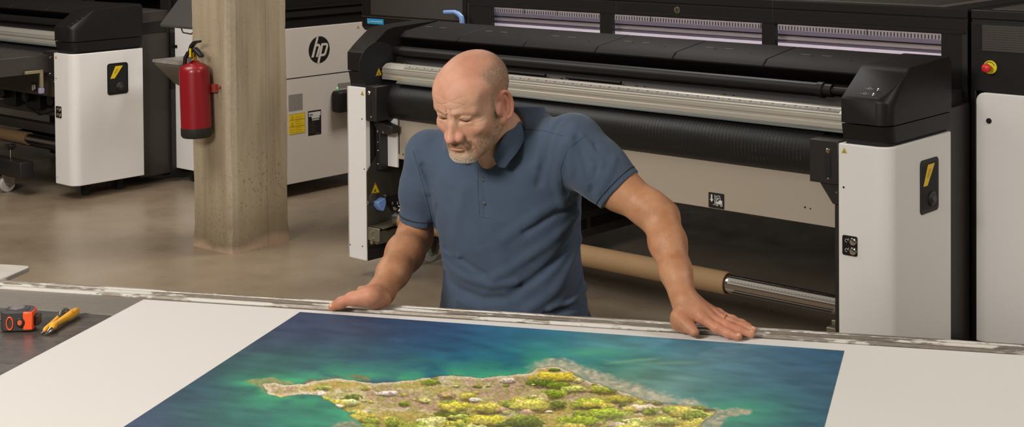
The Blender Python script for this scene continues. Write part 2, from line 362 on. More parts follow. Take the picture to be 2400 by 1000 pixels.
    prof = [(.232, 1.147), (.233, 1.152), (.262, 1.176), (.49, 1.206), (.512, 1.200), (.516, .95), (.36, .95), (.36, 1.085), (.246, 1.136)]
    for a_, b_ in zip(seams[:-1], seams[1:]):
        if not main and b_ < 1.3: continue
        cv = q('cover_panel', MB().prism(prof, 'u', a_+.0009, b_-.0009), BLACKF, bevel=.004)
        if main and a_ > .1:
            lm = MB(); ln = MB(); cu_ = (a_+b_)/2
            for du in (-.15, -.055) : lm.box(cu_+du, cu_+du+.042, .372, .379, 1.191, 1.1921)
            ln.cyl((cu_-.09, .36, 1.188), (cu_-.09, .36, 1.1905), .004, n=10); ln.cyl((cu_+.10, .33, 1.184), (cu_+.10, .33, 1.1865), .004, n=10)
            q('cover_tab', lm, mat('tab_metal', (150, 140, 126), .4, metal=.5), cv, smooth=0); q('cover_screw', ln, GAP, cv)
    if main:
        # ---- left leg, end cap and inner side with the core holder
        capl = endcap(0., .130, -1)
        q('cap_opening', MB().prism([(.09+.13*math.cos(t)*1.0, 1.02+.115*math.sin(t)) for t in np.linspace(.0, 2*math.pi, 28)[:-1]], 'u', .128, .1315), VOID, capl)
        leg = q('front_leg', MB().box(0, .130, 0, .03, .088, .921).box(0, .012, .0, .50, .088, .921), WHITE, bevel=.003)
        q('leg_side_frame', MB().box(.012, .128, .03, .50, .16, .918), DARK)
        q('base_skirt', MB().box(.012, .131, .004, .62, .088, .158), DARK)
        warn_label('hazard_label', leg, (.110, -.0005, .892), (1, 0, 0), (0, 0, 1), .022)
        hb = MB(); [hb.cyl((a, .001, z), (a, -.001, z), .0035, n=12) for a, z in ((.106, .770), (.10, .155), (.012, .15), (.118, .53))]
        q('screw_hole', hb, GAP, leg)
        br = MB(); br.box(.131, .205, 0., .16, .765, .932); br.prism([(.132, .766), (.26, .74), (.26, .71), (.24, .70), (.17, .70), (.132, .74)], 'v', .05, .10); br.box(.135, .165, .06, .12, .52, .72)
        rb = q('roller_bracket', br, DARK, bevel=.003)
        sb = MB(); sb.box(.150, .168, -.002, .0, .79, .87, 1); screw(sb, (.160, 0, .900), (0, -1, 0), .010, .008, 0); screw(sb, (.172, 0, .785), (0, -1, 0), .005, .006, 0)
        for zz in (.655, .615, .55): screw(sb, (.15, .06, zz), (0, -1, 0), .004, .003, 0)
        screw(sb, (.16, .05, .71), (0, -1, 0), .007, .003, 0); screw(sb, (.20, .05, .71), (0, -1, 0), .007, .003, 0)
        q('bracket_bolt', sb, [STEEL, GAP], rb)
        warn_label('hazard_label', capl, (.1325, .088, .985), (0, 1, 0), (0, 0, 1), .04)
        plt = MB(); plt.prism([(.0, .156), (0, .52), (.075, .60), (.30, .60), (.40, .52), (.46, .156)], 'u', .133, .137); plt.prism([(.10, .38), (.42, .38), (.42, .30), (.16, .30)], 'u', .137, .1385, 1)
        sp = q('core_holder_plate', plt, [PLATE, GAP])
        warn_label('large_hazard_label', sp, (.1375, .052, .425), (0, 1, 0), (0, 0, 1), .055)
        hl = MB(); hl.prism([(.035, .372), (.085, .385), (.09, .36), (.075, .325), (.062, .325), (.04, .35)], 'u', .137, .175)
        q('blue_release_lever', hl, BLUEC, sp, bevel=.003)
        dk = MB(); dk.lathe([(0, .028), (.5, .028), (1, .02)], (.137, .035, .383), (.145, .035, .383), 24); q('lever_pivot', dk, DGREY, sp)
        bo = MB(); [screw(bo, (.137, a, z), (1, 0, 0), .010, .010) for a, z in ((.165, .343), (.20, .34), (.172, .318), (.11, .355), (.118, .385), (.004, .37))]
        q('plate_bolt', bo, STEEL, sp)
        gp = MB(); gp.lathe([(0, .046), (.35, .046), (.36, .038), (.62, .038), (.63, .046), (.8, .046), (.82, .036), (1, .036)], (.137, .21, .285), (.24, .21, .285), 28)
        for j in range(6): t = j*math.pi/3; gp.box(.19, .235, .21+.034*math.cos(t)-.006, .21+.034*math.cos(t)+.006, .285+.034*math.sin(t)-.006, .285+.034*math.sin(t)+.006)
        q('core_chuck', gp, STEEL, sp, bevel=.002)
        bk = MB(); bk.box(.137, .195, .01, .20, .175, .235); bk.box(.137, .215, .0, .012, .19, .255); bk.prism([(.0, .262), (.03, .245), (.21, .262), (.21, .270), (.03, .256)], 'u', .14, .215)
        q('spindle_cradle', bk, BRACKET, sp, bevel=.003)
        bo = MB(); [bo.cyl((.17, -.008, z), (.17, .02, z), .007) for z in (.235, .20)]; bo.cyl((.2, .15, .25), (.2, .19, .25), .01); bo.cyl((.17, -.008, .185), (.17, .02, .185), .009); q('cradle_bolt', bo, STEEL, sp)
        # ---- skirt panel under the roller
        sk = q('skirt_panel', MB().box(.158, 2.60, .12, .132, .575, .80), SKIRT, bevel=.002)
        q('panel_edge_strip', MB().box(.158, .232, .112, .120, .535, .80, 0).box(.235, .2385, .117, .12, .60, .79, 1), [WHITE, GAP], sk, smooth=0)
        fk = MB(); f = lambda a, b: (a, .1188, b)
        fk.prism(rrect(2.013, 2.088, .578, .640, .003), 'v', .119, .120, 0)
        fk.strip([(2.028, .632), (2.028, .612)], .007, f, 1); fk.add([f(2.019, .613), f(2.037, .613), f(2.028, .601)], [(0, 1, 2)], 1)
        fk.strip([(2.044, .632), (2.044, .594)], .003, f, 1); fk.strip([(2.034, .592), (2.044, .592)], .002, f, 1)
        fk.strip([(2.051, .598), (2.051, .628), (2.066, .630), (2.070, .612)], .003, f, 1); fk.add([f(2.048, .596), f(2.048, .606), f(2.060, .606), f(2.062, .612), f(2.078, .612), f(2.079, .596)], [(0, 1, 2, 3, 4, 5)], 1)
        fk.strip([(2.056, .612), (2.058, .622), (2.063, .618)], .004, f, 1)
        for cu_ in (2.054, 2.074): fk.strip([(cu_+.0045*math.cos(t), .594+.0045*math.sin(t)) for t in np.linspace(0, 6.3, 12)], .003, f, 1)
        q('forklift_label', fk, [INK, LBLW], sk, smooth=0)
        hb = MB(); hb.cyl((2.455, .121, .636), (2.455, .119, .636), .004, n=12); hb.cyl((2.478, .121, .634), (2.478, .119, .634), .003, n=12); hb.cyl((.262, .121, .60), (.262, .119, .60), .004, n=12); hb.cyl((.276, .121, .598), (.276, .119, .598), .004, n=12)
        q('screw_hole', hb, GAP, sk)
        # ---- base frame, caster, spindle
        bf = MB(); bf.box(.14, .72, .70, 1.5, .12, .255); bf.box(.15, .72, .45, .80, .10, .20)
        fb = q('base_frame', bf, DGREY, bevel=.003)
        sl_ = MB(); sl_.box(.719, .7215, .98, 1.36, .165, .215); sl_.box(.719, .7215, .90, .95, .165, .215); q('frame_slot', sl_, VOID, fb)
        ca = MB(); ca.cyl((.10, .43, .065), (.14, .43, .065), .060, n=30, m=0); ca.cyl((.095, .43, .065), (.145, .43, .065), .030, n=20, m=1); ca.box(.09, .15, .41, .45, .11, .125, 2); ca.prism([(.40, .12), (.47, .12), (.445, .05), (.42, .05)], 'u', .086, .092, 2); ca.prism([(.40, .12), (.47, .12), (.445, .05), (.42, .05)], 'u', .148, .154, 2)
        q('caster', ca, [RUBW, mat('caster_green_hub', (120, 150, 120), .5), STEEL], bevel=.002)
        spn = MB(); spn.lathe([(0, .030), (.01, .037), (1, .037)], (.22, .10, .290), (2.66, .10, .290), 12)
        spindle = q('winder_spindle', spn, STEEL)
        bx = MB(); bx.box(2.16, 2.60, .0605, .0625, .268, .274); q('spindle_groove', bx, GAP, spindle)
        bx = MB(); bx.prism([(.058, .302), (.070, .321), (.0685, .323), (.0565, .303)], 'u', 2.14, 2.655, 0)
        for j in range(100): bx.prism([(.0600, .3065), (.0600+.0012*(2+j % 3), .3065+.002*(2+j % 3)), (.0590+.0012*(2+j % 3), .3075+.002*(2+j % 3)), (.0588, .3075)], 'u', 2.15+j*.005, 2.152+j*.005, 1)
        q('spindle_ruler', bx, [mat('ruler_metal', (136, 130, 120), .45, metal=.5), INK], spindle, smooth=0)
        q('spindle_clip', MB().prism([(.03, .30), (.10, .34), (.11, .345), (.11, .31), (.05, .285)], 'u', 2.63, 2.665), BLUEC, spindle, bevel=.003)
        q('spindle_holder', MB().box(2.60, 2.665, .02, .16, .10, .225).box(2.605, 2.665, .05, .13, .225, .245), BRACKET, bevel=.004)
        q('rear_upright', MB().box(2.60, 2.66, .9, 1.4, 0.02, 1.0).box(.14, .2, .9, 1.4, 0.02, 1.0), DARK)
        hd = MB(); pth = [(.186, .64, 1.16), (.186, .64, 1.212), (.18, .64, 1.228), (.15, .64, 1.247), (.125, .64, 1.252), (.062, .64, 1.254)]
        pth = [(.186, .62, 1.15), (.186, .62, 1.205), (.182, .62, 1.222), (.160, .62, 1.238), (.136, .62, 1.245), (.062, .62, 1.241)]
        hd.tube(pth, .011, 12, rs=[.014, .013, .013, .012, .011, .010]); q('blue_lever', hd, BLUEC)
    else:
        q('skirt_panel', MB().box(1.2, 2.62, .05, .062, .625, .80), mat('dark_brown_panel', (62, 53, 44), .45), bevel=.002)
        it = MB(); it.prism(rrect(2.325, 2.385, .645, .70, .004), 'v', .046, .05, 0); it.box(2.335, 2.352, .044, .046, .65, .685, 1); it.box(2.358, 2.376, .044, .046, .66, .69, 1)
        q('forklift_label', it, [INK, LBLW])
        # output table in front
        tb = q('output_table', MB().box(1.3, 2.60, -.38, .10, .79, .905), mat('black_steel_table', (58, 53, 50), .35, bump=.2, bscale=40), bevel=.003)
        dm = MB(); [dm.cyl((1.5+.06*i_, -.33+.05*j, .904), (1.5+.06*i_, -.33+.05*j, .907), .005, n=8) for i_ in range(18) for j in range(8)]
        tag(q('table_stud', dm, STEEL, tb), 'rows of small metal studs', kind='stuff')
        q('lever_handle', MB().box(2.61, 2.63, -.17, -.05, .795, .815).box(2.61, 2.63, -.07, -.05, .70, .80), mat('worn_zinc_handle', (150, 140, 112), .4, metal=.5), bevel=.003)
        q('latch_grip', MB().box(2.605, 2.63, -.075, -.045, .665, .70), mat('pale_lilac_grip', (150, 145, 175), .5), bevel=.003)
        rr_ = MB(); rr_.box(1.4, 2.62, .35, .75, .42, .47); rr_.box(1.4, 2.62, .20, .26, .34, .40); rr_.box(1.3, 2.62, .7, .76, .46, .62); rr_.box(1.5, 2.5, .30, .5, .20, .26)
        q('inner_rail', rr_, DGREY, bevel=.003)
        for i_ in range(4): q('drive_motor', MB().box(1.55+.30*i_, 1.70+.30*i_, .30, .45, .46, .62).cyl((1.6+.3*i_, .25, .55), (1.6+.3*i_, .305, .55), .04), DARK, bevel=.004)
        mo = MB(); mo.tube([(2.0, .2, .62), (2.05, .18, .50), (2.2, .18, .46), (2.35, .2, .50)], .006, 8); q('cable', mo, DARK)
        sp_n = q('winder_spindle', MB().cyl((1.3, .10, .312), (2.66, .10, .312), .034, n=20), STEEL)
        q('spindle_groove', MB().box(2.2, 2.655, .064, .067, .305, .310), GAP, sp_n)
        q('rear_upright', MB().box(1.3, 2.66, .8, .85, 0.02, 1.1), VOID)
    # ---- print engine behind
    EV = .75
    en = MB(); en.box(.097, 2.822, EV, 1.62, 1.285, 1.331); en.box(.097, 2.822, EV, 1.62, 1.335, 1.372); en.box(.097, 2.822, EV+.004, 1.6, 1.329, 1.337)
    en.box(.116, 2.822, EV, .80, 1.268, 1.287)
    for a, b in ((.116, .265), (.967, 1.039), (1.869, 1.936), (2.709, 2.822)): en.box(a, b, EV+.002, EV+.03, 1.02, 1.285)
    eng = q('print_engine_housing', en, BLACKF, bevel=.003)
    q('engine_top_plate', MB().box(.25, 2.70, EV+.06, 1.5, 1.371, 1.3735).box(.3, 2.64, EV+.10, 1.45, 1.3735, 1.376, 1), [mat('top_plate_grey', (96, 90, 84), .35), GRILLE], eng, smooth=0)
    q('engine_body_and_shade_box', MB().box(.116, 2.822, 1.2, 1.62, .35, 1.285).box(.116, 2.822, EV, 1.25, .62, 1.0).box(.13, 2.80, 1.62, 2.75, .50, 1.22).box(.10, .118, EV, 1.3, .3, 1.285).box(2.80, 2.822, EV, 1.3, .05, 1.285), DARK, eng)  # engine boxes, plus an unseen rear box added to shade the floor behind
    inn = MB(); inn.box(.12, 2.80, 1.00, 1.02, 1.13, 1.285, 0)
    z = lambda y, v: F.onv(1600, y, v)[2] if main else MF.onv(1600, y, v)[2]
    v1 = .90; inn.box(.12, 2.80, v1, v1+.01, z(57, v1), z(38, v1), 0)
    inn.box(.12, 2.80, v1-.02, v1+.01, z(65, v1-.02), z(56.5, v1-.02), 1)
    inn.cyl((.12, v1-.03, z(66.5, v1-.03)), (2.80, v1-.03, z(66.5, v1-.03)), .0035, n=10, m=2)
    inn.box(.12, 2.80, v1-.03, v1, z(77, v1-.03), z(68, v1-.03), 0); inn.box(.12, 2.80, v1-.028, v1, z(84, v1-.028), z(76.5, v1-.028), 1)
    inn.prism([(v1-.06, z(93, v1-.06)), (v1-.03, z(84, v1-.03)), (v1-.02, z(84, v1-.03)), (v1-.05, z(93, v1-.06))], 'u', .12, 2.80, 3)
    inr = q('carriage_rail', inn, [INNER, INNERP, CHROME, mat('inner_pale_tray', (190, 180, 184), .5)], eng, smooth=30)
    so = MB(); zc = (z(46, v1)+z(55, v1))/2
    for i_ in range(170):
        u_ = .15+i_*.0155; so.prism(rrect(u_-.0024, u_+.0024, zc-.009, zc+.009, .002, 3), 'v', v1-.001, v1+.001)
    for u_ in (.36, .58, 1.16, 1.77, 2.30): so.box(u_, u_+.003, v1-.002, v1, z(58, v1), z(40, v1))
    tag(q('carriage_slot', so, VOID, inr, smooth=0), 'row of small dark slots along the pale rail', kind='stuff')
    q('led_strip', MB().box(.15, 2.79, .82, .845, 1.279, 1.284), LED, eng, smooth=0)
    for a, b in ((.265, .967), (1.039, 1.869), (1.936, 2.709)): q('window_pane', MB().box(a, b, EV+.012, EV+.015, 1.02, 1.268), GLASS, eng, smooth=0)
    if main:
        gold = mat('muted_gold_logo', (120, 108, 84), .5)
        hp_mark('round_logo', eng, (1.42, EV-.0005, 1.306), (1, 0, 0), (0, 0, 1), .0155, gold, BLACKF)
        q('front_seam', MB().box(1.069, 1.0705, EV-.0006, EV, 1.287, 1.329).box(1.927, 1.9285, EV-.0006, EV, 1.287, 1.372), DGREY, eng, smooth=0)
        # left module
        md = MB(); md.box(-.696, .095, EV, 1.6, 1.177, 1.50); md.prism([(EV, 1.176), (EV, 1.120), (EV+.02, 1.098), (1.6, 1.098), (1.6, 1.176)], 'u', -.696, .095)
        lm_ = q('left_module_housing', md, BLACK, bevel=.004)
        q('module_trim_line', MB().box(-.690, .090, EV-.004, EV, 1.174, 1.179), DGREY, lm_)
        q('perforated_panel', MB().box(-.62, .07, EV-.002, EV, 1.188, 1.45), mat('fine_mesh_panel', (52, 46, 42), .5, bump=.4, bscale=900), lm_, smooth=0)
        q('left_module_cabinet', MB().box(-.686, .09, EV+.02, 1.6, .10, 1.097), WHITE, lm_, bevel=.004)
        bl = MB(); bl.prism(rrect(-.652, -.523, 1.137, 1.166, .002), 'v', EV-.0008, EV, 0)
        f = lambda a, b: (a, EV-.0012, b)
        bl.strip([(-.641, 1.142), (-.641, 1.158)], .003, f, 1); bl.strip([(-.644, 1.142), (-.638, 1.142), (-.638, 1.147)], .002, f, 1)
        u_ = -.626
        for wd in (.010, .014, .012, .009, .017, .013): bl.strip([(u_, 1.151), (u_+wd, 1.151)], .005, f, 1); u_ += wd+.003
        q('blue_strip_label', bl, [BLUEL, LBLW], lm_, smooth=0)
        # right module
        md = MB(); md.box(2.836, 3.83, EV+.03, 1.6, .055, 1.05, 1); md.box(2.836, 3.83, EV, 1.6, 1.05, 1.325, 0); md.box(2.836, 3.83, EV, 1.6, 1.335, 1.372, 0); md.box(2.836, 3.83, EV+.006, 1.59, 1.32, 1.34, 1); md.box(2.836, 2.858, EV, 1.6, .055, 1.06, 0)
        rm = q('right_module_housing', md, [BLACK, VOID], bevel=.004)
        q('module_top_plate', MB().box(2.90, 3.8, EV+.06, 1.5, 1.371, 1.374), mat('top_plate_grey', (80, 74, 68), .35), rm, bevel=.001)
        q('grille_panel', MB().box(2.885, 3.80, EV-.003, EV, 1.212, 1.316), GRILLE, rm, smooth=0)
        sb = MB(); [screw(sb, (a, EV, z_), (0, -1, 0), .005, .003) for a, z_ in ((2.866, 1.316), (2.866, 1.208))]; q('panel_screw', sb, GAP, rm)
        dr = q('module_door', MB().prism(rrect(2.8625, 3.82, .058, 1.047, .035, 8, (0, 0, 0, 1)), 'v', EV-.012, EV+.03), WHITE, rm, bevel=.004)
        q('door_lock', MB().cyl((2.917, EV-.0125, .938), (2.917, EV-.015, .938), .011, n=24).box(2.912, 2.922, EV-.0165, EV-.015, .935, .941), BLACK, dr)
        es = MB(); es.prism(rrect(2.882, 2.948, 1.112, 1.186, .008), 'v', EV-.0015, EV, 0); es.prism(rrect(2.892, 2.942, 1.122, 1.178, .003), 'v', EV-.005, EV-.001, 1)
        es.lathe([(0, .027), (.8, .027), (1, .025)], (2.920, EV-.005, 1.149), (2.920, EV-.014, 1.149), 32, 2); es.cyl((2.920, EV-.014, 1.149), (2.920, EV-.035, 1.149), .009, m=3)
        for a in (2.896, 2.938):
            for z_ in (1.126, 1.174): screw(es, (a, EV-.005, z_), (0, -1, 0), .0035, .002, 0)
        eo = q('emergency_stop', es, [GAP, BLACK, mat('yellow_stop_ring', (225, 205, 40), .45), BRASS], rm)
        q('red_stop_button', MB().lathe([(0, .010), (.25, .017), (.7, .0175), (.9, .014), (1, .006)], (2.920, EV-.033, 1.149), (2.920, EV-.058, 1.149), 32), ESR, eo, smooth=60)
        tx = MB(); f = lambda a, b: (a, EV-.0145, b)
        for j in range(11):
            t = math.pi*(.15+.07*j); c_, s_ = math.cos(t), math.sin(t); tx.strip([(2.920+.019*c_, 1.149+.019*s_), (2.920+.0235*c_, 1.149+.0235*s_)], .0028, f, 0)
        q('stop_ring_lettering', tx, INK, eo, smooth=0)
        q('link_post', MB().box(2.72, 2.80, .51, .75, .93, 1.05).box(2.74, 2.83, .51, .78, .05, 1.0), DARK, bevel=.004)
    else:
        # right-hand ink module with the big round logo on its side
        MV = .79
        md = MB(); md.box(2.80, 3.822, MV, 1.75, .09, 1.07)
        m_ = q('module_cabinet', md, WHITE2, bevel=.003)
        q('module_front_panel', MB().box(2.80, 3.815, MV-.006, MV, .092, 1.07), WHITE, m_, bevel=.002)
        q('module_top_housing', MB().box(2.80, 3.815, MV, 1.75, 1.072, 1.30), BLACK, m_, bevel=.004)
        q('module_top_ledge', MB().box(3.80, 3.83, MV, 1.8, 1.14, 1.17).box(3.80, 3.825, MV, 1.8, 1.19, 1.196), BLACKF, m_)
        q('side_seam', MB().box(3.822, 3.8226, MV, 1.75, .752, .758), GAP, m_, smooth=0)
        hp_mark('round_logo', m_, (3.8222, 1.134, .918), (0, 1, 0), (0, 0, 1), .086, INK, WHITE2)
        warn_label('hazard_label', m_, (3.8225, 1.462, 1.038), (0, 1, 0), (0, 0, 1), .022)
        vn = MB()
        for j in range(17):
            for i_ in range(14): vn.box(3.822, 3.8232, .885+.008*i_, .885+.008*i_+.005, .55+.0062*j, .5535+.0062*j)
        tag(q('vent_perforation', vn, mat('vent_shadow_metal', (96, 88, 80), .5), m_, smooth=0), 'grid of small vent holes', kind='stuff')
        vn = MB()
        for j in range(6):
            for i_ in range(14): vn.box(3.822, 3.8232, 1.285+.009*i_, 1.285+.009*i_+.006, .650+.0062*j, .6535+.0062*j)
        tag(q('vent_perforation', vn, bpy.data.materials['vent_shadow_metal'], m_, smooth=0), 'small vent behind the black box', kind='stuff')
        yl = MB(); yl.box(3.8222, 3.8230, .885, 1.012, .402, .53, 0)
        for z_ in (.402, .448, .490, .5285): yl.box(3.823, 3.8234, .885, 1.012, z_, z_+.0015, 1)
        yl.box(3.823, 3.8234, 1.0105, 1.012, .402, .53, 1)
        for z_ in (.465, .507): yl.add([(3.8236, .900, z_-.012), (3.8236, .922, z_-.012), (3.8236, .911, z_+.014)], [(0, 1, 2)], 1); yl.add([(3.8238, .904, z_-.0095), (3.8238, .918, z_-.0095), (3.8238, .911, z_+.008)], [(0, 1, 2)], 0)
        yl.strip([(.895, .415), (.925, .415), (.925, .432), (.895, .432), (.895, .415)], .0015, lambda a, b: (3.8236, a, b), 1)
        for j in range(8): yl.box(3.823, 3.8234, .935, .995-.008*(j % 3), .412+.0135*j, .4135+.0135*j, 1)
        q('yellow_warning_label', yl, [YEL, mat('label_dark_print', (120, 96, 18), .5)], m_, smooth=0)
        bl = MB(); bl.box(3.8222, 3.8230, 1.037, 1.143, .376, .534, 0); bl.box(3.823, 3.8234, 1.043, 1.138, .498, .524, 1); bl.box(3.823, 3.8234, 1.065, 1.13, .484, .497, 1)
        for j in range(7): bl.box(3.823, 3.8234, 1.045, 1.085+.006*(j*3 % 5), .392+.011*j, .3955+.011*j, 2)
        for j in range(5): bl.box(3.8232, 3.8236, 1.07+.012*j, 1.078+.012*j, .470, .480, 1)
        bl.box(3.8235, 3.8238, 1.048, 1.075, .506, .512, 0); bl.box(3.823, 3.8234, 1.095, 1.125, .378, .39, 2)
        q('black_rating_label', bl, [INK, LBLW, DGREY], m_, smooth=0)
        bx = q('black_corner_box', MB().box(3.822, 3.91, 1.225, 1.50, .505, .645), BLACK, m_, bevel=.02, seg=5)
        q('indicator_lamp', MB().cyl((3.822, 1.28, .656), (3.826, 1.28, .656), .004, n=10), GREEN, m_)
        q('screw_hole', MB().cyl((3.822, 1.46, .94), (3.823, 1.46, .94), .004, n=12), GAP, m_)
        q('door_lock', MB().cyl((2.836, MV-.006, .905), (2.836, MV-.010, .905), .012, n=20), BLACK, m_)
        for a in (2.9, 3.75):
            for b_ in (.86, 1.62): q('caster', MB().cyl((a, b_, .035), (a+.03, b_, .035), .035).box(a, a+.03, b_-.02, b_+.02, .03, .09), DARK)
        q('link_column', MB().box(2.35, 2.798, .52, .76, .06, 1.0).box(2.35, 2.798, .52, .76, .99, 1.15), mat('dark_brown_column', (52, 45, 40), .5), bevel=.004)
        q('column_ledge', MB().box(2.35, 2.80, .51, .74, 1.0, 1.085), BLACK, bevel=.006)
    return R
# ------------------------------------------------------------------ room
def nz3(p, seed=0):
    """value noise, p (N,3)"""
    p = np.asarray(p, float); i = np.floor(p).astype(np.int64); f = p-i; f = f*f*(3-2*f)
    def h(a, b, c):
        n = (a*374761393 + b*668265263 + c*1274126177 + seed*1013904223) & 0xffffffff
        n = ((n ^ (n >> 13))*1274126177) & 0xffffffff; n = ((n ^ (n >> 16))*2246822519) & 0xffffffff
        return ((n ^ (n >> 15)) & 0xffff)/65535.
    x, y, z = i.T; fx, fy, fz = f.T
    def L(a, b, t): return a+(b-a)*t
    return L(L(L(h(x, y, z), h(x+1, y, z), fx), L(h(x, y+1, z), h(x+1, y+1, z), fx), fy), L(L(h(x, y, z+1), h(x+1, y, z+1), fx), L(h(x, y+1, z+1), h(x+1, y+1, z+1), fx), fy), fz)
def fbm(p, o=5, seed=0, g=.5):
    s = 0; a = 1; t = 0; p = np.asarray(p, float)
    for k in range(o): s = s+a*nz3(p, seed+k*17); t += a; a *= g; p = p*2.03+11.3
    return s/t

FLOOR = mat('polished_concrete_floor', (138, 121, 100), .4); g = N(FLOOR)
v = g.obj(); n1 = g.noise(v, .9, 6, .6); n2 = g.noise(v, 5, 8, .65); n3 = g.noise(v, 40, 4, .6)
c1 = g.ramp(n1, [(.3, lin((120, 104, 85))), (.5, lin((135, 119, 99))), (.72, lin((147, 133, 114)))])
c2 = g.ramp(n2, [(.26, (.90, .90, .90)), (.55, (1, 1, 1)), (.75, (1.06, 1.06, 1.05))]); c = g.mix(1, c1, c2, 'MULTIPLY')
c3 = g.ramp(n3, [(.25, (.9, .9, .9)), (.5, (1, 1, 1))]); c = g.mix(.6, c, c3, 'MULTIPLY'); g.l(c, g.b.inputs['Base Color'])
r = g.ramp(n2, [(.3, (.24,)*3), (.7, (.40,)*3)]); g.l(r, g.b.inputs['Roughness']); g.bump(n2, .05, .01)
WALL = mat('light_grey_plaster', (150, 144, 136), .8, var=.06, vscale=2)
CEIL = mat('ceiling_plaster', (190, 186, 180), .8)
def struct(name, mb, m, **k): o = mb.build(name, m, None, **k); o['kind'] = 'structure'; return o
struct('floor', MB().box(-9, 8, -3, 17, -.1, 0), FLOOR, smooth=0)
struct('wall_back', MB().box(-9, 8, 17, 17.15, 0, 4.2), WALL, smooth=0)
struct('wall_left', MB().box(-9.15, -9, -3, 17, 0, 4.2), WALL, smooth=0)
struct('wall_right', MB().box(8, 8.15, -3, 17, 0, 4.2), WALL, smooth=0)
struct('wall_front', MB().box(-9, 8, -3.15, -3, 0, 4.2), WALL, smooth=0)
struct('ceiling', MB().box(-9, 8, -3, 17, 4.2, 4.3), CEIL, smooth=0)

# concrete pillar
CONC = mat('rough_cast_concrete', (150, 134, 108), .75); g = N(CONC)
v = g.obj(); vs_ = g.obj((1, 1, .18)); n1 = g.noise(vs_, 7, 6, .6); n2 = g.noise(v, 55, 5, .6); n3 = g.noise(v, 2.2, 4, .6)
c = g.ramp(n1, [(.28, lin((126, 110, 85))), (.5, lin((148, 132, 106))), (.75, lin((170, 155, 128)))])
pit = g.n('TexVoronoi'); pit.inputs['Scale'].default_value = 46; g.l(g.obj((1.4, 1.4, .8)), pit.inputs['Vector'])
sx = g.n('SeparateXYZ'); g.l(g.obj(coords='Object'), sx.inputs[0])
low = g.ramp(sx.outputs[2], [(.0, (1, 1, 1)), (.28, (.9,)*3), (.6, (.62,)*3), (1., (.45,)*3)])
pk = g.math('LESS_THAN', pit.outputs['Distance'], g.math('MULTIPLY', g.math('MULTIPLY', n3, low), .62)); sel = g.math('MULTIPLY', pk, g.ramp(n2, [(.45, (0, 0, 0)), (.55, (1, 1, 1))]))
c = g.mix(g.math('MULTIPLY', sel, .7), c, lin((84, 68, 46)))
stk = g.ramp(g.noise(g.obj((14, 14, .35)), 3, 5, .6), [(.35, (0,)*3), (.75, (1,)*3)]); c = g.mix(g.math('MULTIPLY', stk, .30), c, lin((184, 172, 148)))
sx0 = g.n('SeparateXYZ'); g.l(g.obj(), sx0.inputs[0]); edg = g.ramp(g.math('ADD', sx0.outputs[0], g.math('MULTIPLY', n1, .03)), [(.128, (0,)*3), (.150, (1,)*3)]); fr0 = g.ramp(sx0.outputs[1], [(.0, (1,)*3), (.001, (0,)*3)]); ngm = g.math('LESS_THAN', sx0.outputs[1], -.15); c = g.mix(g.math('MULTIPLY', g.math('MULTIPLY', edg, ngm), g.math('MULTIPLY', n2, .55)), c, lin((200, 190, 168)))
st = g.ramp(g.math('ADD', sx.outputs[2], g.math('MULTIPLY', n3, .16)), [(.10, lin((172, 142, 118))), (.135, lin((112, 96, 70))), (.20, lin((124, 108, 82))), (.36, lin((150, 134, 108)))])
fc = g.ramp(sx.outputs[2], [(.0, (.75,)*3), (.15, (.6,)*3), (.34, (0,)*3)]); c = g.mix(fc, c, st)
ve = g.math('ABSOLUTE', g.math('SUBTRACT', sx.outputs[1], .045)); crack = g.ramp(g.math('ADD', ve, g.math('MULTIPLY', n2, .004)), [(.0, (1,)*3), (.006, (0,)*3)])
c = g.mix(g.math('MULTIPLY', crack, .5), c, lin((86, 72, 52)))
g.l(c, g.b.inputs['Base Color']); g.bump(g.math('ADD', n2, g.math('MULTIPLY', sel, -1.)), .35, .004)
pu0, pu1, pv0, pv1 = -1.098, -.783, -.103, .290
pil = MB(); rng = np.random.RandomState(3)
# tall prism whose corners are worn: rings of outline with slight chamfer variation
rings = []; zs_ = list(np.linspace(0, 4.2, 170))
for z_ in zs_:
    ch = .010+.004*math.sin(z_*7)+.004*rng.rand(); w_ = .006*max(0, 1-z_/.12)
    o_ = [(pu0+ch-w_, pv0-w_), (pu1-ch+w_, pv0-w_), (pu1+w_, pv0+ch-w_), (pu1+w_, pv1-ch+w_), (pu1-ch+w_, pv1+w_), (pu0+ch-w_, pv1+w_), (pu0-w_, pv1-ch+w_), (pu0-w_, pv0+ch-w_)]
    rings += [(a-pu0-.16, b-pv0-.2+0, z_) for a, b in o_]
fs = [(i*8+k, i*8+(k+1) % 8, (i+1)*8+(k+1) % 8, (i+1)*8+k) for i in range(len(zs_)-1) for k in range(8)]+[tuple(range(7, -1, -1)), tuple(range((len(zs_)-1)*8, len(zs_)*8))]
pil.add(rings, fs)
pc = MF.w(pu0+.16, pv0+.2, 0)
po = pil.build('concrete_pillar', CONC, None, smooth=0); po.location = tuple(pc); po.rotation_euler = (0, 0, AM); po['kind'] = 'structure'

printer('industrial_printer', 'wide print machine behind the man, with beige skirt panel and red stop button', MF, 1., True)
printer('industrial_printer', 'far print machine behind the pillar, big round logo on its grey cabinet side', LF, .967, False)
for o_ in [o for o in COL.objects if o.name.startswith('clamp_fitting') or o.name.startswith('pinch')]:
    if o_.parent is None: o_.parent = bpy.data.objects['industrial_printer']

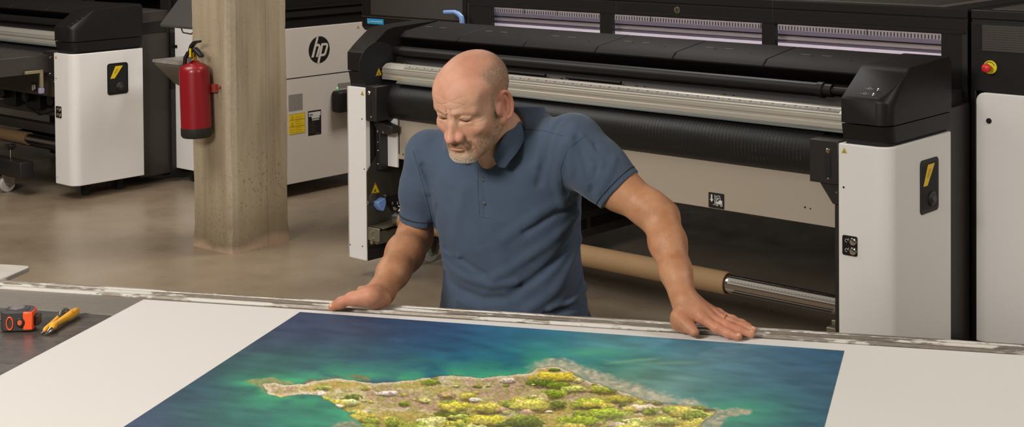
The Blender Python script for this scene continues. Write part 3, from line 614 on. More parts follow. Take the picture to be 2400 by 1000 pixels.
# cardboard cores on the two winders
def tube_core(F, u0, u1, v_, z_, r, label):
    mb = MB(); mb.lathe([(0, r), (1, r)], (u0, v_, z_), (u1, v_, z_), 40, cap=False); mb.lathe([(0, r-.006), (1, r-.006)], (u0, v_, z_), (u1, v_, z_), 40, cap=False)
    n_ = 40; a = len(mb.v)
    for base in (0, n_): mb.f += [(base+k, base+(k+1) % n_, 2*n_+base+(k+1) % n_, 2*n_+base+k) for k in range(n_)]; mb.m += [0]*n_
    o = mb.build('cardboard_core', CARD, None, smooth=50); o.location = tuple(F.o); o.rotation_euler = (0, 0, F.a); return tag(o, label, 'tube')
tube_core(MF, .28, 2.118, .10, .290, .0455, 'long brown cardboard tube on the steel spindle, passing behind the man')
tube_core(LF, 1.3, 2.20, .10, .302, .040, 'brown cardboard tube low at the left edge, on the far printer')

# table ------------------------------------------------------------
TZ = .92
RAIL = mat('worn_aluminium_rail', (150, 142, 130), .4, metal=.55); g = N(RAIL)
n1 = g.noise(g.obj((1, 5, 1)), 4.5, 6, .65); n2 = g.noise(g.obj((1, 14, 1)), 40, 5, .7)
msk = g.ramp(g.math('ADD', n1, g.math('MULTIPLY', n2, .15)), [(.56, (0, 0, 0)), (.60, (1, 1, 1))])
base = g.ramp(n2, [(.3, lin((112, 103, 92))), (.7, lin((154, 145, 132)))]); c = g.mix(msk, base, lin((196, 190, 180))); g.l(c, g.b.inputs['Base Color'])
g.l(g.math('SUBTRACT', .55, g.math('MULTIPLY', msk, .55)), g.b.inputs['Metallic']); g.bump(n2, .3, .002)
TSTRIP = mat('scuffed_grey_metal', (118, 110, 99), .5, metal=.2, var=.1, vscale=60, stretch=(.3, 3, 1), bump=.1, bscale=80)
TDARK = mat('dark_scratched_steel', (92, 86, 82), .3, metal=.35); g = N(TDARK)
n1 = g.noise(g.obj(), 7, 6, .6); n2 = g.noise(g.obj((1, 12, 1)), 14, 6, .7); c = g.ramp(n1, [(.3, lin((78, 73, 70))), (.7, lin((112, 105, 100)))]); g.l(c, g.b.inputs['Base Color'])
g.l(g.ramp(n2, [(.3, (.22,)*3), (.7, (.42,)*3)]), g.b.inputs['Roughness'])
TBL = empty('work_table', 'long metal-topped work table under the white sheet, in the foreground', 'table', tuple(TF.o), TF.a)
q = lambda n, mb, m, par=TBL, **k: mb.build(n, m, par, **k)
q('table_top', MB().box(-1.75, 1.75, -1.9, -.205, TZ-.045, TZ-.001), TDARK, smooth=0, bevel=.001)
q('edge_strip', MB().box(-1.75, 1.75, -.205, -.062, TZ-.045, TZ+.0), TSTRIP, bevel=.001)
rp = [(-.062, .860), (-.062, TZ+.001), (-.058, TZ+.006), (-.053, TZ+.006), (-.049, TZ+.001), (-.030, TZ+.001), (-.026, TZ+.0045), (-.020, TZ+.0045), (-.017, TZ+.001), (-.010, TZ+.001), (-.008, TZ+.004), (-.001, TZ+.004), (.003, TZ), (.003, .860)]
q('edge_rail', MB().prism(rp, 'u', -1.75, 1.75), RAIL, smooth=20)
for a in (-1.5, 1.5):
    for b_ in (-.15, -1.75): q('leg', MB().box(a-.04, a+.04, b_-.04, b_+.04, 0, TZ-.045), DGREY, bevel=.004)
q('cross_beam', MB().box(-1.5, 1.5, -1.78, -1.72, .12, .18).box(-1.5, -1.46, -1.75, -.15, .12, .18).box(1.46, 1.5, -1.75, -.15, .12, .18), DGREY, bevel=.003)
arm_ = MB(); arm_.prism(rrect(-1.75, -1.287, .03, .152, .018, 5, (0, 1, 1, 0)), 'z', TZ-.012, TZ); arm_.box(-1.75, -1.45, -.0, .04, TZ-.03, TZ-.004)
q('side_plate', arm_, mat('pale_worn_plate', (190, 183, 172), .5, var=.1, vscale=14), bevel=.002)

# white sheet with the printed picture
def tz(x, y, z): p = TF.onz(x, y, z); return p[0], p[1]
SZ = TZ+.0015
PAPER = mat('white_print_sheet', (215, 211, 205), .75, spec=.25)
sh = empty('printed_sheet', 'large white sheet with an island aerial print, lying on the table', 'print', tuple(TF.o), TF.a)
MB().prism([(-.878, -1.85), (1.7, -1.85), (1.7, -.066), (-.855, -.078)][::1], 'z', SZ-.0008, SZ).build('paper_sheet', PAPER, sh, smooth=0)
c0 = tz(703, 731, SZ); c1 = tz(1979, 822, SZ); e0 = tz(290, 1000, SZ); e1 = tz(1932, 1000, SZ)
k0 = 1.22; c3_ = (c0[0]+(e0[0]-c0[0])*k0, c0[1]+(e0[1]-c0[1])*k0); kk = (c3_[1]-c1[1])/(e1[1]-c1[1]); c2_ = (c1[0]+(e1[0]-c1[0])*kk, c1[1]+(e1[1]-c1[1])*kk)
NX, NY = 820, 560
ss, tt_ = np.meshgrid(np.linspace(0, 1, NX), np.linspace(0, 1, NY)); ss = ss.ravel(); tt_ = tt_.ravel()
A_, B_, C_, D_ = [np.array(k) for k in (c0, c1, c2_, c3_)]
uv = (A_*(1-ss)[:, None]+B_*ss[:, None])*(1-tt_)[:, None]+(D_*(1-ss)[:, None]+C_*ss[:, None])*tt_[:, None]
wp = TF.o[None, :]+TF.u[None, :]*uv[:, :1]+TF.v[None, :]*uv[:, 1:]; wp[:, 2] = SZ+.0006
d_ = wp-CP; w_ = d_@FW; ix = 1200+FPX*(d_@RT)/w_; iy = PCY-FPX*(d_@UP)/w_
# picture content, laid out on the print itself
WC = [(703,735,58,70,102),(850,760,58,72,100),(1000,780,50,80,120),(1050,830,38,82,126),(1200,775,50,106,142),(1350,790,58,122,150),(1500,800,58,124,152),(1620,800,78,126,152),(1700,830,80,130,150),(1900,835,56,102,130),(1970,830,48,96,128),(1850,880,62,88,114),(1760,870,78,122,145),(1872,890,78,126,152),(1960,960,54,98,120),(1800,940,66,134,126),(1850,1000,58,98,115),(1720,1000,78,150,128),(600,800,56,72,96),(450,900,56,74,104),(330,990,64,82,108),(500,980,62,104,104),(700,990,60,130,116),(650,960,62,122,112),(560,900,50,96,96),(620,880,60,112,102),(800,860,60,104,114),(900,850,50,100,120),(1100,860,34,110,128),(1200,840,40,118,136),(1330,830,64,150,146),(1420,820,70,155,142),(1450,870,72,134,112),(1550,870,118,166,156),(1480,900,140,165,148),(1600,900,98,150,148),(1650,930,74,136,132),(1760,920,60,120,120),(1000,740,50,78,116),(1300,770,56,112,146),(1650,860,84,140,150),(820,790,52,72,98),(1940,900,50,82,104)]
WC = np.array(WC, float)
px_ = ix+22*(fbm(np.c_[ix/90, iy/45, 0*ix], 4, 3)-.5); py__ = iy+16*(fbm(np.c_[ix/90, iy/45, 0*ix+5], 4, 9)-.5)
num = 0; den = 0
for r_ in WC:
    w = np.exp(-(((px_-r_[0])/75)**2+((py__-r_[1])/36)**2)*.5)+1e-4/(1+((px_-r_[0])/75)**2+((py__-r_[1])/36)**2)**2; num = num+w[:, None]*r_[None, 2:]; den = den+w
water = num/den[:, None]
st_ = fbm(np.c_[(ix+iy*1.2)/70, (iy-ix*.12)/9, 0*ix], 5, 21)-.5; water = water*(1+st_*.38)[:, None]; water = water*.93+np.array([4., 2, 2])
ISL = [(620,900),(644,897),(682,902),(713,900),(738,892),(790,886),(832,890),(857,897),(894,898),(915,896),(946,893),(998,886),(1052,880),(1125,885),(1187,880),(1240,874),(1256,862),(1287,858),(1312,862),(1337,872),(1367,887),(1392,897),(1435,912),(1469,922),(1500,935),(1547,943),(1597,948),(1646,953),(1678,959),(1670,972),(1646,990),(1633,1003),(1620,1300),(900,1300),(852,997),(840,989),(832,979),(819,974),(832,967),(817,964),(802,956),(786,950),(775,940),(757,935),(755,926),(727,922),(698,923),(673,927),(661,930),(630,924)]
SB1 = [(1240,874),(1262,852),(1290,842),(1320,846),(1350,856),(1390,872),(1440,888),(1490,902),(1540,918),(1590,935),(1650,950),(1600,950),(1500,938),(1435,914),(1367,890),(1320,866),(1280,862)]
SB2 = [(1660,953),(1700,958),(1757,961),(1745,968),(1715,978),(1700,990),(1660,1010),(1620,1020),(1660,975)]
SB3 = [(578,893),(620,887),(660,889),(690,901),(640,905),(632,922),(615,905),(590,897)]
SB4 = [(713,897),(750,886),(790,880),(825,876),(860,884),(868,892),(830,888),(790,886),(745,892)]
SB5 = [(770,1012),(800,990),(830,982),(850,1000),(880,1120),(820,1120),(790,1040)]
def sdf_poly(poly, x, y, ys=2.):
    p = np.array(poly, float); p[:, 1] *= ys; y = y*ys; best = np.full(x.shape, 1e9); ins = np.zeros(x.shape, bool)
    for i in range(len(p)):
        a = p[i]; b = p[(i+1) % len(p)]; e = b-a; wx = x-a[0]; wy = y-a[1]; t = np.clip((wx*e[0]+wy*e[1])/(e@e), 0, 1)
        best = np.minimum(best, (wx-e[0]*t)**2+(wy-e[1]*t)**2); cnd = (a[1] > y) != (b[1] > y)
        with np.errstate(all='ignore'): ins ^= cnd & (x < (b[0]-a[0])*(y-a[1])/(b[1]-a[1])+a[0])
    return np.where(ins, -1, 1)*np.sqrt(best)
jag = 15*(fbm(np.c_[ix/22, iy/11, 0*ix], 4, 31)-.5)
dI = sdf_poly(ISL, ix, iy)+jag
sm = lambda a, b, x: np.clip((x-a)/(b-a), 0, 1)**2*(3-2*np.clip((x-a)/(b-a), 0, 1))
gn = fbm(np.c_[ix/60, iy/22, 0*ix+3], 5, 41)
halo = np.exp(-np.maximum(dI, 0)/(26+50*gn))*sm(.25, .7, gn)*(ix < 1330)+np.exp(-np.maximum(dI, 0)/30)*.25*(ix >= 1330)
for (hx, hy, rx, ry, am) in ((600, 898, 60, 9, .8), (690, 892, 70, 10, .7), (800, 945, 110, 20, .35), (1240, 868, 60, 12, .5), (1380, 825, 90, 10, .45), (1740, 965, 90, 25, .45), (740, 985, 90, 25, .3), (870, 878, 90, 12, .5), (1120, 874, 120, 8, .5)):
    halo = np.maximum(halo, 1.3*am*np.exp(-(((ix-hx)/rx)**2+((iy-hy)/ry)**2))*(.5+gn))
water = water*(1-halo.clip(0, .95)[:, None])+np.array([70., 170, 122])[None]*halo.clip(0, .95)[:, None]
for (ax_, ay_, bx_, by_) in ((1410, 852, 1560, 838), (1490, 853, 1650, 848)):
    t = np.clip(((ix-ax_)*(bx_-ax_)+(iy-ay_)*(by_-ay_))/((bx_-ax_)**2+(by_-ay_)**2), 0, 1); dd = np.hypot((ix-ax_-(bx_-ax_)*t), 2*(iy-ay_-(by_-ay_)*t)); w = .55*np.exp(-(dd/7)**2)*fbm(np.c_[ix/30, iy/8, 0*ix+2], 4, 77)*1.3*(1-(2*t-1)**4); water = water*(1-w[:, None])+np.array([150., 190, 140])*w[:, None]
def blend(img, colr, w): return img*(1-w[:, None])+np.asarray(colr, float)*w[:, None]
l_big = fbm(np.c_[ix/45, iy/20, 0*ix+12], 4, 57)
grain = fbm(np.c_[ix/9, iy/5, 0*ix+8], 5, 51)
for poly, col_, soft in ((SB1, (186, 176, 152), 16), (SB2, (172, 164, 138), 8), (SB3, (150, 148, 96), 8), (SB4, (128, 118, 80), 7), (SB5, (150, 146, 120), 12)):
    ds = sdf_poly(poly, ix, iy)+jag*2.2+22*(l_big-.5); w = sm(soft, -soft*.6, ds)*(.55+.6*grain).clip(0, 1); water = blend(water, np.array(col_)[None]*(.75+.5*grain)[:, None], w)
# land: sandy ground, then shrubs painted from the far side to the near side
l1 = fbm(np.c_[ix/40, iy/16, 0*ix], 5, 61); l2 = fbm(np.c_[ix/12, iy/6, 0*ix], 4, 71); l3 = fbm(np.c_[ix/4.2, iy/3.2, 0*ix], 3, 81); l4 = fbm(np.c_[ix/75, iy/28, 0*ix], 4, 91)
land = np.ones((len(ix), 3))*np.array([196., 180, 128]); land = blend(land, (214, 200, 172), sm(.48, .60, l1)*.7); land = blend(land, (184, 160, 84), sm(.52, .40, l4)*.85); land = blend(land, (178, 148, 122), sm(.56, .66, l4)*.8); land = blend(land, (150, 152, 70), sm(.52, .62, l2)*.55)
land = blend(land, (222, 208, 184), sm(-16, -3, dI)*(iy < 925)*.8)
land = land*(.80+.40*l3)[:, None]
rs_ = np.random.RandomState(12); bushes = []
for _ in range(560):
    by_ = 874+rs_.rand()**.8*330; bx_ = 640+rs_.rand()*1040; sc_ = .55+.9*sm(880, 1010, by_); dens = .35+.65*sm(900, 960, by_+(bx_-1000)*.06)
    if rs_.rand() > dens: continue
    rx_ = (7+22*rs_.rand()**1.6)*sc_; k_ = rs_.rand()
    cc = (178, 166, 76) if k_ < .30 else (126, 136, 54) if k_ < .54 else (188, 186, 116) if k_ < .72 else (92, 102, 42) if k_ < .83 else (208, 188, 172) if k_ < .93 else (176, 146, 118)
    bushes.append((by_, bx_, rx_, rx_*(.36+.12*rs_.rand()), cc, .92))
for (hx, hy, rx, ry, cc) in ((1300, 883, 62, 11, (186, 168, 56)), (1275, 897, 44, 9, (90, 106, 32)), (1312, 902, 30, 9, (112, 128, 36)), (1300, 922, 28, 10, (128, 144, 42)), (1345, 910, 34, 8, (180, 186, 96)), (1420, 912, 34, 9, (150, 156, 60)), (1300, 866, 14, 4, (100, 116, 40)), (1008, 895, 24, 6, (124, 140, 44)), (1120, 905, 10, 3, (120, 134, 46)), (1185, 903, 8, 3, (120, 134, 46)), (758, 908, 20, 6, (154, 164, 84)), (765, 933, 14, 6, (170, 176, 74)), (818, 942, 26, 9, (188, 190, 130)), (828, 975, 13, 5, (172, 182, 66)), (948, 945, 16, 6, (112, 128, 40)), (1112, 936, 14, 6, (222, 214, 200)), (1004, 988, 30, 10, (224, 214, 202)), (905, 921, 30, 6, (196, 182, 170)), (1065, 952, 40, 11, (186, 176, 66)), (1140, 955, 34, 11, (186, 178, 64)), (1240, 950, 52, 13, (188, 180, 84)), (1060, 975, 45, 12, (88, 96, 38)), (1140, 985, 50, 13, (190, 182, 60)), (1210, 990, 34, 10, (96, 100, 40)), (1380, 945, 44, 12, (156, 168, 60)), (1420, 968, 60, 12, (150, 164, 54)), (1360, 985, 50, 12, (140, 156, 44)), (1500, 955, 40, 9, (214, 190, 166)), (1580, 958, 30, 7, (140, 154, 54)), (1610, 965, 42, 9, (180, 186, 100)), (1650, 972, 26, 8, (168, 178, 84)), (1560, 985, 40, 10, (176, 182, 90)), (1490, 990, 40, 10, (206, 192, 140)), (1455, 935, 46, 8, (160, 152, 60))):
    bushes.append((hy, hx, rx, ry, cc, 1.))
for hy, hx, rx, ry, cc, am in sorted(bushes):
    m_ = np.where((np.abs(ix-hx) < rx*1.5) & (np.abs(iy-hy) < ry*2.4))[0]
    if not len(m_): continue
    a_ = (ix[m_]-hx)/rx; b_ = (iy[m_]-hy)/ry; nn_ = (l2[m_]-.5)*1.1+(l3[m_]-.5)*.5
    wsh = sm(1.25, .6, np.sqrt(a_**2+((b_-.75)/.8)**2)+nn_)*.62*am; land[m_] = blend(land[m_], (74, 58, 38), wsh)
    w = sm(1.04, .86, np.sqrt(a_**2+b_**2)+nn_)*am; shade_ = (1.10-.34*np.clip(b_+.2, -1, 1.2))*(.58+.84*l3[m_]); land[m_] = blend(land[m_], np.array(cc)[None]*shade_[:, None], w)
img = blend(water, (110, 88, 62), sm(6, .5, dI)*.55*(grain > .42)); img = blend(img, land, sm(1.2, -1.2, dI+(l3-.5)*5))
img = np.clip(img, 0, 255)/255
lc = np.where(img <= .04045, img/12.92, ((img+.055)/1.055)**2.4)
me = bpy.data.meshes.new('printed_picture'); idx = np.arange(NX*NY).reshape(NY, NX); fq = np.stack([idx[:-1, :-1], idx[1:, :-1], idx[1:, 1:], idx[:-1, 1:]], -1).reshape(-1, 4)
me.vertices.add(NX*NY); me.vertices.foreach_set('co', np.c_[uv, np.full(len(uv), SZ+.0006)].ravel())
me.loops.add(fq.size); me.loops.foreach_set('vertex_index', fq.ravel()); me.polygons.add(len(fq)); me.polygons.foreach_set('loop_start', np.arange(0, fq.size, 4)); me.update(); me.validate()
ca_ = me.color_attributes.new('ink', 'FLOAT_COLOR', 'POINT'); ca_.data.foreach_set('color', np.c_[lc, np.ones(len(lc))].ravel())
PIC = mat('glossy_print_ink', (60, 100, 130), .5, spec=.16); g = N(PIC); at_ = g.n('VertexColor'); at_.layer_name = 'ink'; g.l(at_.outputs[0], g.b.inputs['Base Color'])
me.materials.append(PIC); po_ = bpy.data.objects.new('printed_picture', me); COL.objects.link(po_); po_.parent = sh
# ------------------------------------------------------------------ the man: bodies grown from distance fields and meshed with surface nets
f32 = np.float32
def smin(a, b, k): h = np.maximum(k-np.abs(a-b), 0)/k; return np.minimum(a, b)-h*h*k*.25
def smax(a, b, k): return -smin(-a, -b, k)
def cap(p, a, b, ra, rb=None):
    rb = ra if rb is None else rb; a = np.asarray(a, f32); b = np.asarray(b, f32); d = b-a; w = p-a
    t = np.clip((w@d)/max(float(d@d), 1e-12), 0, 1); return np.linalg.norm(w-t[:, None]*d, axis=1)-(ra+(rb-ra)*t)
def chain(p, pts, rs, k=.012):
    r = None
    for i in range(len(pts)-1): c = cap(p, pts[i], pts[i+1], rs[i], rs[i+1]); r = c if r is None else smin(r, c, k)
    return r
def ell(p, c, r, R=None):
    w = p-np.asarray(c, f32)
    if R is not None: w = w@np.asarray(R, f32)      # columns of R: local axes
    r = np.asarray(r, f32); k0 = np.linalg.norm(w/r, axis=1); k1 = np.linalg.norm(w/(r*r), axis=1)+1e-9
    return k0*(k0-1)/k1
def sph(p, c, r): return np.linalg.norm(p-np.asarray(c, f32), axis=1)-r
def surface_nets(fn, lo, hi, h, B=16):
    lo = np.array(lo, float); nb = np.ceil((np.array(hi)-lo)/(h*B)).astype(int)
    g = np.stack(np.meshgrid(*[np.arange(n) for n in nb], indexing='ij'), -1).reshape(-1, 3)
    cen = (lo+(g+.5)*B*h).astype(f32); d = fn(cen); g = g[np.abs(d) < B*h*1.35]
    ar = np.arange(B+1); off = np.stack(np.meshgrid(ar, ar, ar, indexing='ij'), -1).reshape(-1, 3)
    S = int(max(nb)*B+8); VK = []; VP = []; QK = []
    key = lambda c: ((c[:, 0]+2)*S+(c[:, 1]+2))*S+(c[:, 2]+2)
    for s0 in range(0, len(g), 60):
        gg = g[s0:s0+60]; idx = gg[:, None, :]*B+off[None]; pts = (lo+idx.reshape(-1, 3)*h).astype(f32)
        V = fn(pts).reshape(len(gg), B+1, B+1, B+1)
        for bi in range(len(gg)):
            v = V[bi]
            if v.min() > 0 or v.max() < 0: continue
            base = gg[bi]*B; ins = v < 0
            c8 = [v[i:B+i, j:B+j, k:B+k] for i in (0, 1) for j in (0, 1) for k in (0, 1)]
            cnt = sum((c < 0).astype(np.int8) for c in c8); act = np.argwhere((cnt > 0) & (cnt < 8))
            if len(act):
                cv = np.stack([c[act[:, 0], act[:, 1], act[:, 2]] for c in c8], 1); acc = np.zeros((len(act), 3)); n = np.zeros(len(act))
                cr = np.array([(i, j, k) for i in (0, 1) for j in (0, 1) for k in (0, 1)], float)
                for a in range(8):
                    for ax in range(3):
                        b = a | (4 >> ax)
                        if b == a: continue
                        va, vb = cv[:, a], cv[:, b]; m = (va < 0) != (vb < 0)
                        with np.errstate(all='ignore'): t = np.where(m, va/(va-vb), 0)
                        acc += np.where(m[:, None], cr[a]+(cr[b]-cr[a])*t[:, None], 0); n += m
                VK.append(key(act+base)); VP.append(lo+(act+base+acc/n[:, None])*h)
            for ax in range(3):
                o1 = [0, 0, 0]; o1[ax] = 1
                a_ = ins[:B, :B, :B]; b_ = ins[o1[0]:B+o1[0], o1[1]:B+o1[1], o1[2]:B+o1[2]]
                e = np.argwhere(a_ != b_)
                if not len(e): continue
                fl = a_[e[:, 0], e[:, 1], e[:, 2]]; c = e+base; u = np.zeros(3, int); w = np.zeros(3, int); u[(ax+1) % 3] = 1; w[(ax+2) % 3] = 1
                q = np.stack([key(c), key(c-u), key(c-u-w), key(c-w)], 1); q[~fl] = q[~fl][:, ::-1]; QK.append(q)
    K = np.concatenate(VK); Pn = np.concatenate(VP); Q = np.concatenate(QK); o = np.argsort(K); Ks = K[o]; Ps = Pn[o]
    ix_ = np.searchsorted(Ks, Q); ix_ = np.clip(ix_, 0, len(Ks)-1); ok = (Ks[ix_] == Q).all(1); return Ps, ix_[ok][:, ::-1]
def np_mesh(name, V, Q, m, parent, smooth=True):
    me = bpy.data.meshes.new(name); me.vertices.add(len(V)); me.vertices.foreach_set('co', np.asarray(V, f32).ravel()); k = Q.shape[1]
    me.loops.add(Q.size); me.loops.foreach_set('vertex_index', Q.astype(np.int32).ravel()); me.polygons.add(len(Q)); me.polygons.foreach_set('loop_start', np.arange(0, Q.size, k, dtype=np.int32)); me.update(); me.validate()
    if smooth: me.polygons.foreach_set('use_smooth', [True]*len(me.polygons))
    for x in (m if isinstance(m, (list, tuple)) else [m]): me.materials.append(x)
    o = bpy.data.objects.new(name, me); COL.objects.link(o); o.parent = parent; return o
def attr(o, name, vals): a = o.data.attributes.new(name, 'FLOAT', 'POINT'); a.data.foreach_set('value', np.asarray(vals, f32))
S_ = lambda a, b, x: np.clip((x-a)/(b-a), 0, 1)**2*(3-2*np.clip((x-a)/(b-a), 0, 1))

# ---- head frame -------------------------------------------------
HY, HP, HR, HS = math.radians(-33), math.radians(21), math.radians(1.5), .965
Rz = np.array([[math.cos(HY), -math.sin(HY), 0], [math.sin(HY), math.cos(HY), 0], [0, 0, 1]]); Rx = np.array([[1, 0, 0], [0, math.cos(HP), -math.sin(HP)], [0, math.sin(HP), math.cos(HP)]])
Ry = np.array([[math.cos(HR), 0, math.sin(HR)], [0, 1, 0], [-math.sin(HR), 0, math.cos(HR)]])
HM = Rz@Rx@Ry@np.diag([1., -1, 1]); HO = P(1107.5, 238.5, 3.38)
def h2w(q): return HO+(np.asarray(q, float)*HS)@HM.T
def w2h(p): return ((p-HO.astype(f32))@HM.astype(f32))/HS
def mir(f): return f(1), f(-1)
def head(p):
    q = w2h(p).astype(f32); x, y, z = q.T; ax = np.abs(x); qs = np.stack([ax, y, z], 1)   # symmetric features use |x|
    d = ell(q, (0, -.014, .038), (.0775, .098, .077))
    d = smin(d, ell(q, (0, .034, .036), (.067, .056, .062)), .03)
    d = smin(d, ell(q, (0, .026, -.032), (.064, .066, .078)), .025)
    d = smin(d, ell(q, (0, .030, -.074), (.053, .058, .038)), .02)
    d = smin(d, ell(q, (0, .076, -.097), (.024, .020, .017)), .02)
    d = smin(d, cap(qs, (.058, -.006, -.048), (.020, .071, -.097), .016, .013), .02)
    d = smin(d, ell(qs, (.044, .056, -.026), (.022, .022, .018)), .016)
    d = smin(d, cap(qs, (.050, .064, .0185), (.013, .0845, .0165), .009, .0100), .012)      # brow
    d = smax(d, -ell(qs, (.030, .097, .001), (.019, .017, .0125)), .012)                 # socket
    d = smin(d, sph(qs, (.031, .0705, .003), .0148), .005)                               # lids
    d = smax(d, -ell(qs, (.0315, .0870, -.0030), (.0165, .013, .0031)), .0012)            # opening
    d = smin(d, chain(qs, [(.0185, .0850, .0050), (.030, .0865, .0095), (.044, .0790, .0060)], [.0018, .0022, .0024], .004), .004)         # upper lid fold
    d = smin(d, cap(qs, (.021, .082, -.0105), (.042, .077, -.0095), .0030), .006)         # bag
    d = smin(d, chain(q, [(0, .080, .014), (0, .0945, -.010), (0, .1060, -.030)], [.0068, .0072, .0090], .006), .009)
    d = smin(d, ell(q, (0, .1090, -.0385), (.0118, .0125, .0105)), .007)
    d = smin(d, ell(qs, (.0160, .0960, -.0415), (.0078, .0108, .0092)), .009); d = smin(d, cap(qs, (.005, .0900, -.010), (.0125, .0905, -.036), .0050, .0075), .012)
    d = smin(d, cap(q, (0, .101, -.046), (0, .095, -.054), .005), .008)
    d = smax(d, -ell(qs, (.0066, .1030, -.0525), (.0034, .0050, .0034)), .003)
    d = smin(d, ell(q, (0, .079, -.061), (.028, .020, .018)), .012)                       # mouth mound
    d = smin(d, chain(qs, [(0, .0990, -.0625), (.010, .0970, -.0630), (.023, .0880, -.0675)], [.0040, .0038, .002], .004), .005)
    d = smin(d, chain(qs, [(0, .0970, -.0725), (.011, .0950, -.0720), (.022, .0875, -.0690)], [.0046, .0040, .002], .004), .005)
    d = smax(d, -chain(qs, [(0, .1025, -.0673), (.012, .1000, -.0676), (.026, .0890, -.0706)], [.0012, .0012, .0014], .002), .003)
    d = smax(d, -cap(q, (-.014, .097, -.0830), (.014, .097, -.0830), .0045), .010)         # chin crease
    d = smax(d, -cap(qs, (.025, .0890, -.048), (.033, .080, -.068), .0014), .009)          # nasolabial fold
    for zz, am in ((.034, .0009), (.044, .0011), (.055, .0008)):
        d = d+am*np.exp(-((z-zz-.004*np.sin(x*90+zz*300)-.05*ax*ax*20*.2)/.0018)**2)*(ax < .05)*(y > .03)*np.clip((.05-ax)/.02, 0, 1)
    d = smax(d, -cap(qs, (.0075, .0935, .010), (.0065, .0925, .028), .0008), .005)
    for j in range(3): d = d+.0007*np.exp(-((z-(-.004-.006*j)+(ax-.05)*(.25*j-.1))/.0012)**2)*S_(.046, .052, ax)*S_(.068, .06, ax)*(y > .03)
    # temples a little hollow
    d = smax(d, -ell(qs, (.086, .050, .022), (.016, .030, .030)), .02)
    # ears
    e = ell(qs, (.0765, -.014, -.012), (.0050, .0180, .034), np.array([[math.cos(.36), -math.sin(.36), 0], [math.sin(.36), math.cos(.36), 0], [0, 0, 1]]))
    th = np.linspace(-.75*math.pi, .75*math.pi, 21)
    rim = None
    for k_ in range(20):
        def ep(t): yy = -.017-.0175*math.cos(t)*1.0; return (.0770+(-.014-yy)*.36+.002, yy, -.008+.0335*math.sin(-t))
        c = cap(qs, ep(th[k_]), ep(th[k_+1]), .0038, .0036); rim = c if rim is None else smin(rim, c, .0015)
    e = smin(e, rim, .004); e = smin(e, ell(qs, (.0752, -.006, -.044), (.0048, .0085, .0105)), .006)
    e = smax(e, -ell(qs, (.0822, -.0120, -.010), (.0070, .0088, .0185)), .004); e = smax(e, -cap(qs, (.0865, -.022, .010), (.0865, -.025, -.016), .0020), .003)
    e = smin(e, ell(qs, (.0725, .0035, -.012), (.0060, .0085, .0150)), .008)
    d = smin(d, e, .006)
    return d*HS
HEADC = h2w((0, .005, 0))
# ---- skeleton ----------------------------------------------------
def D3(x, y, d): return P(x, y, d)
SHL, ELL_, WRL = D3(1360, 352, 3.42), D3(1549, 512, 3.335), D3(1603, 704, 3.185)
UA1, UA2 = D3(1450, 441, 3.385), D3(1524, 491, 3.345)
SHR, ELR, WRR = D3(1000, 362, 3.60), D3(972, 556, 3.63), D3(893, 684, 3.42)
def lp(a, b, t): return a+(b-a)*t
NB = D3(1172, 335, 3.50); NT = h2w((0, -.030, -.030))
TOR = [(745, 1026, 1384, 3.62, .128), (656, 1036, 1371, 3.60, .124), (600, 1036, 1362, 3.585, .124), (550, 1026, 1361, 3.57, .124), (480, 1008, 1364, 3.555, .122), (420, 998, 1368, 3.54, .116), (375, 1000, 1366, 3.53, .104), (335, 1045, 1335, 3.53, .082), (305, 1095, 1300, 3.535, .062), (280, 1150, 1272, 3.55, .045)]
_tz, _tx, _ty, _ta, _tb = [], [], [], [], []
for (py, xl, xr, D, b) in TOR:
    c = P((xl+xr)/2, py, D); _tz.append(c[2]); _tx.append(c[0]); _ty.append(c[1]); _ta.append((xr-xl)/2*D/FPX); _tb.append(b)
_zz = np.linspace(.70, 1.40, 281); kern = np.exp(-(np.arange(-12, 13)/7.)**2); kern /= kern.sum()
def _sm(v): y = np.interp(_zz, _tz, v); return np.convolve(np.pad(y, 12, mode='edge'), kern, 'valid')
_sx, _sy, _sa, _sb = _sm(_tx), _sm(_ty), _sm(_ta), _sm(_tb)
BY = math.radians(-22)
def torso(p, sh=0.):
    z = np.clip(p[:, 2], .70, 1.40); cx, cy, a, b = [np.interp(z, _zz, s) for s in (_sx, _sy, _sa, _sb)]
    a = a-sh; b = b-sh; X = (p[:, 0]-cx)*math.cos(BY)+(p[:, 1]-cy)*math.sin(BY); Y = -(p[:, 0]-cx)*math.sin(BY)+(p[:, 1]-cy)*math.cos(BY)
    e = 2.35; k = (np.abs(X/a)**e+np.abs(Y/b)**e)**(1/e); d = (k-1)*np.minimum(a, b)*.9
    return np.maximum(d, np.maximum(p[:, 2]-1.345, .70-p[:, 2]))
SKC = [(D3(1212, 305, 3.52), D3(1345, 352, 3.43), .050, .056), (D3(1110, 325, 3.57), D3(1002, 368, 3.60), .048, .047)]
zf = TZ+.006
def tp_(x, y, z): return hz(x, y, TZ+z)
LH = dict(  # left hand, flat on the rail
    index=[tp_(1646, 746, .038), tp_(1680, 768, .0235), tp_(1707, 781, .0150), tp_(1731, 789, .0115)],
    middle=[tp_(1662, 743, .038), tp_(1702, 763, .0255), tp_(1734, 775, .0170), tp_(1761, 782.5, .0130)],
    ring=[tp_(1675, 739, .037), tp_(1714, 756, .026), tp_(1742, 765, .018), tp_(1765, 773, .0145)],
    little=[tp_(1684, 735, .034), tp_(1717, 749, .025), tp_(1739, 757, .018), tp_(1756, 765, .0145)])
LHT = [tp_(1588, 741, .040), tp_(1602, 754, .032), tp_(1616, 767, .023), tp_(1627, 778, .0165)]
LPW = WRL
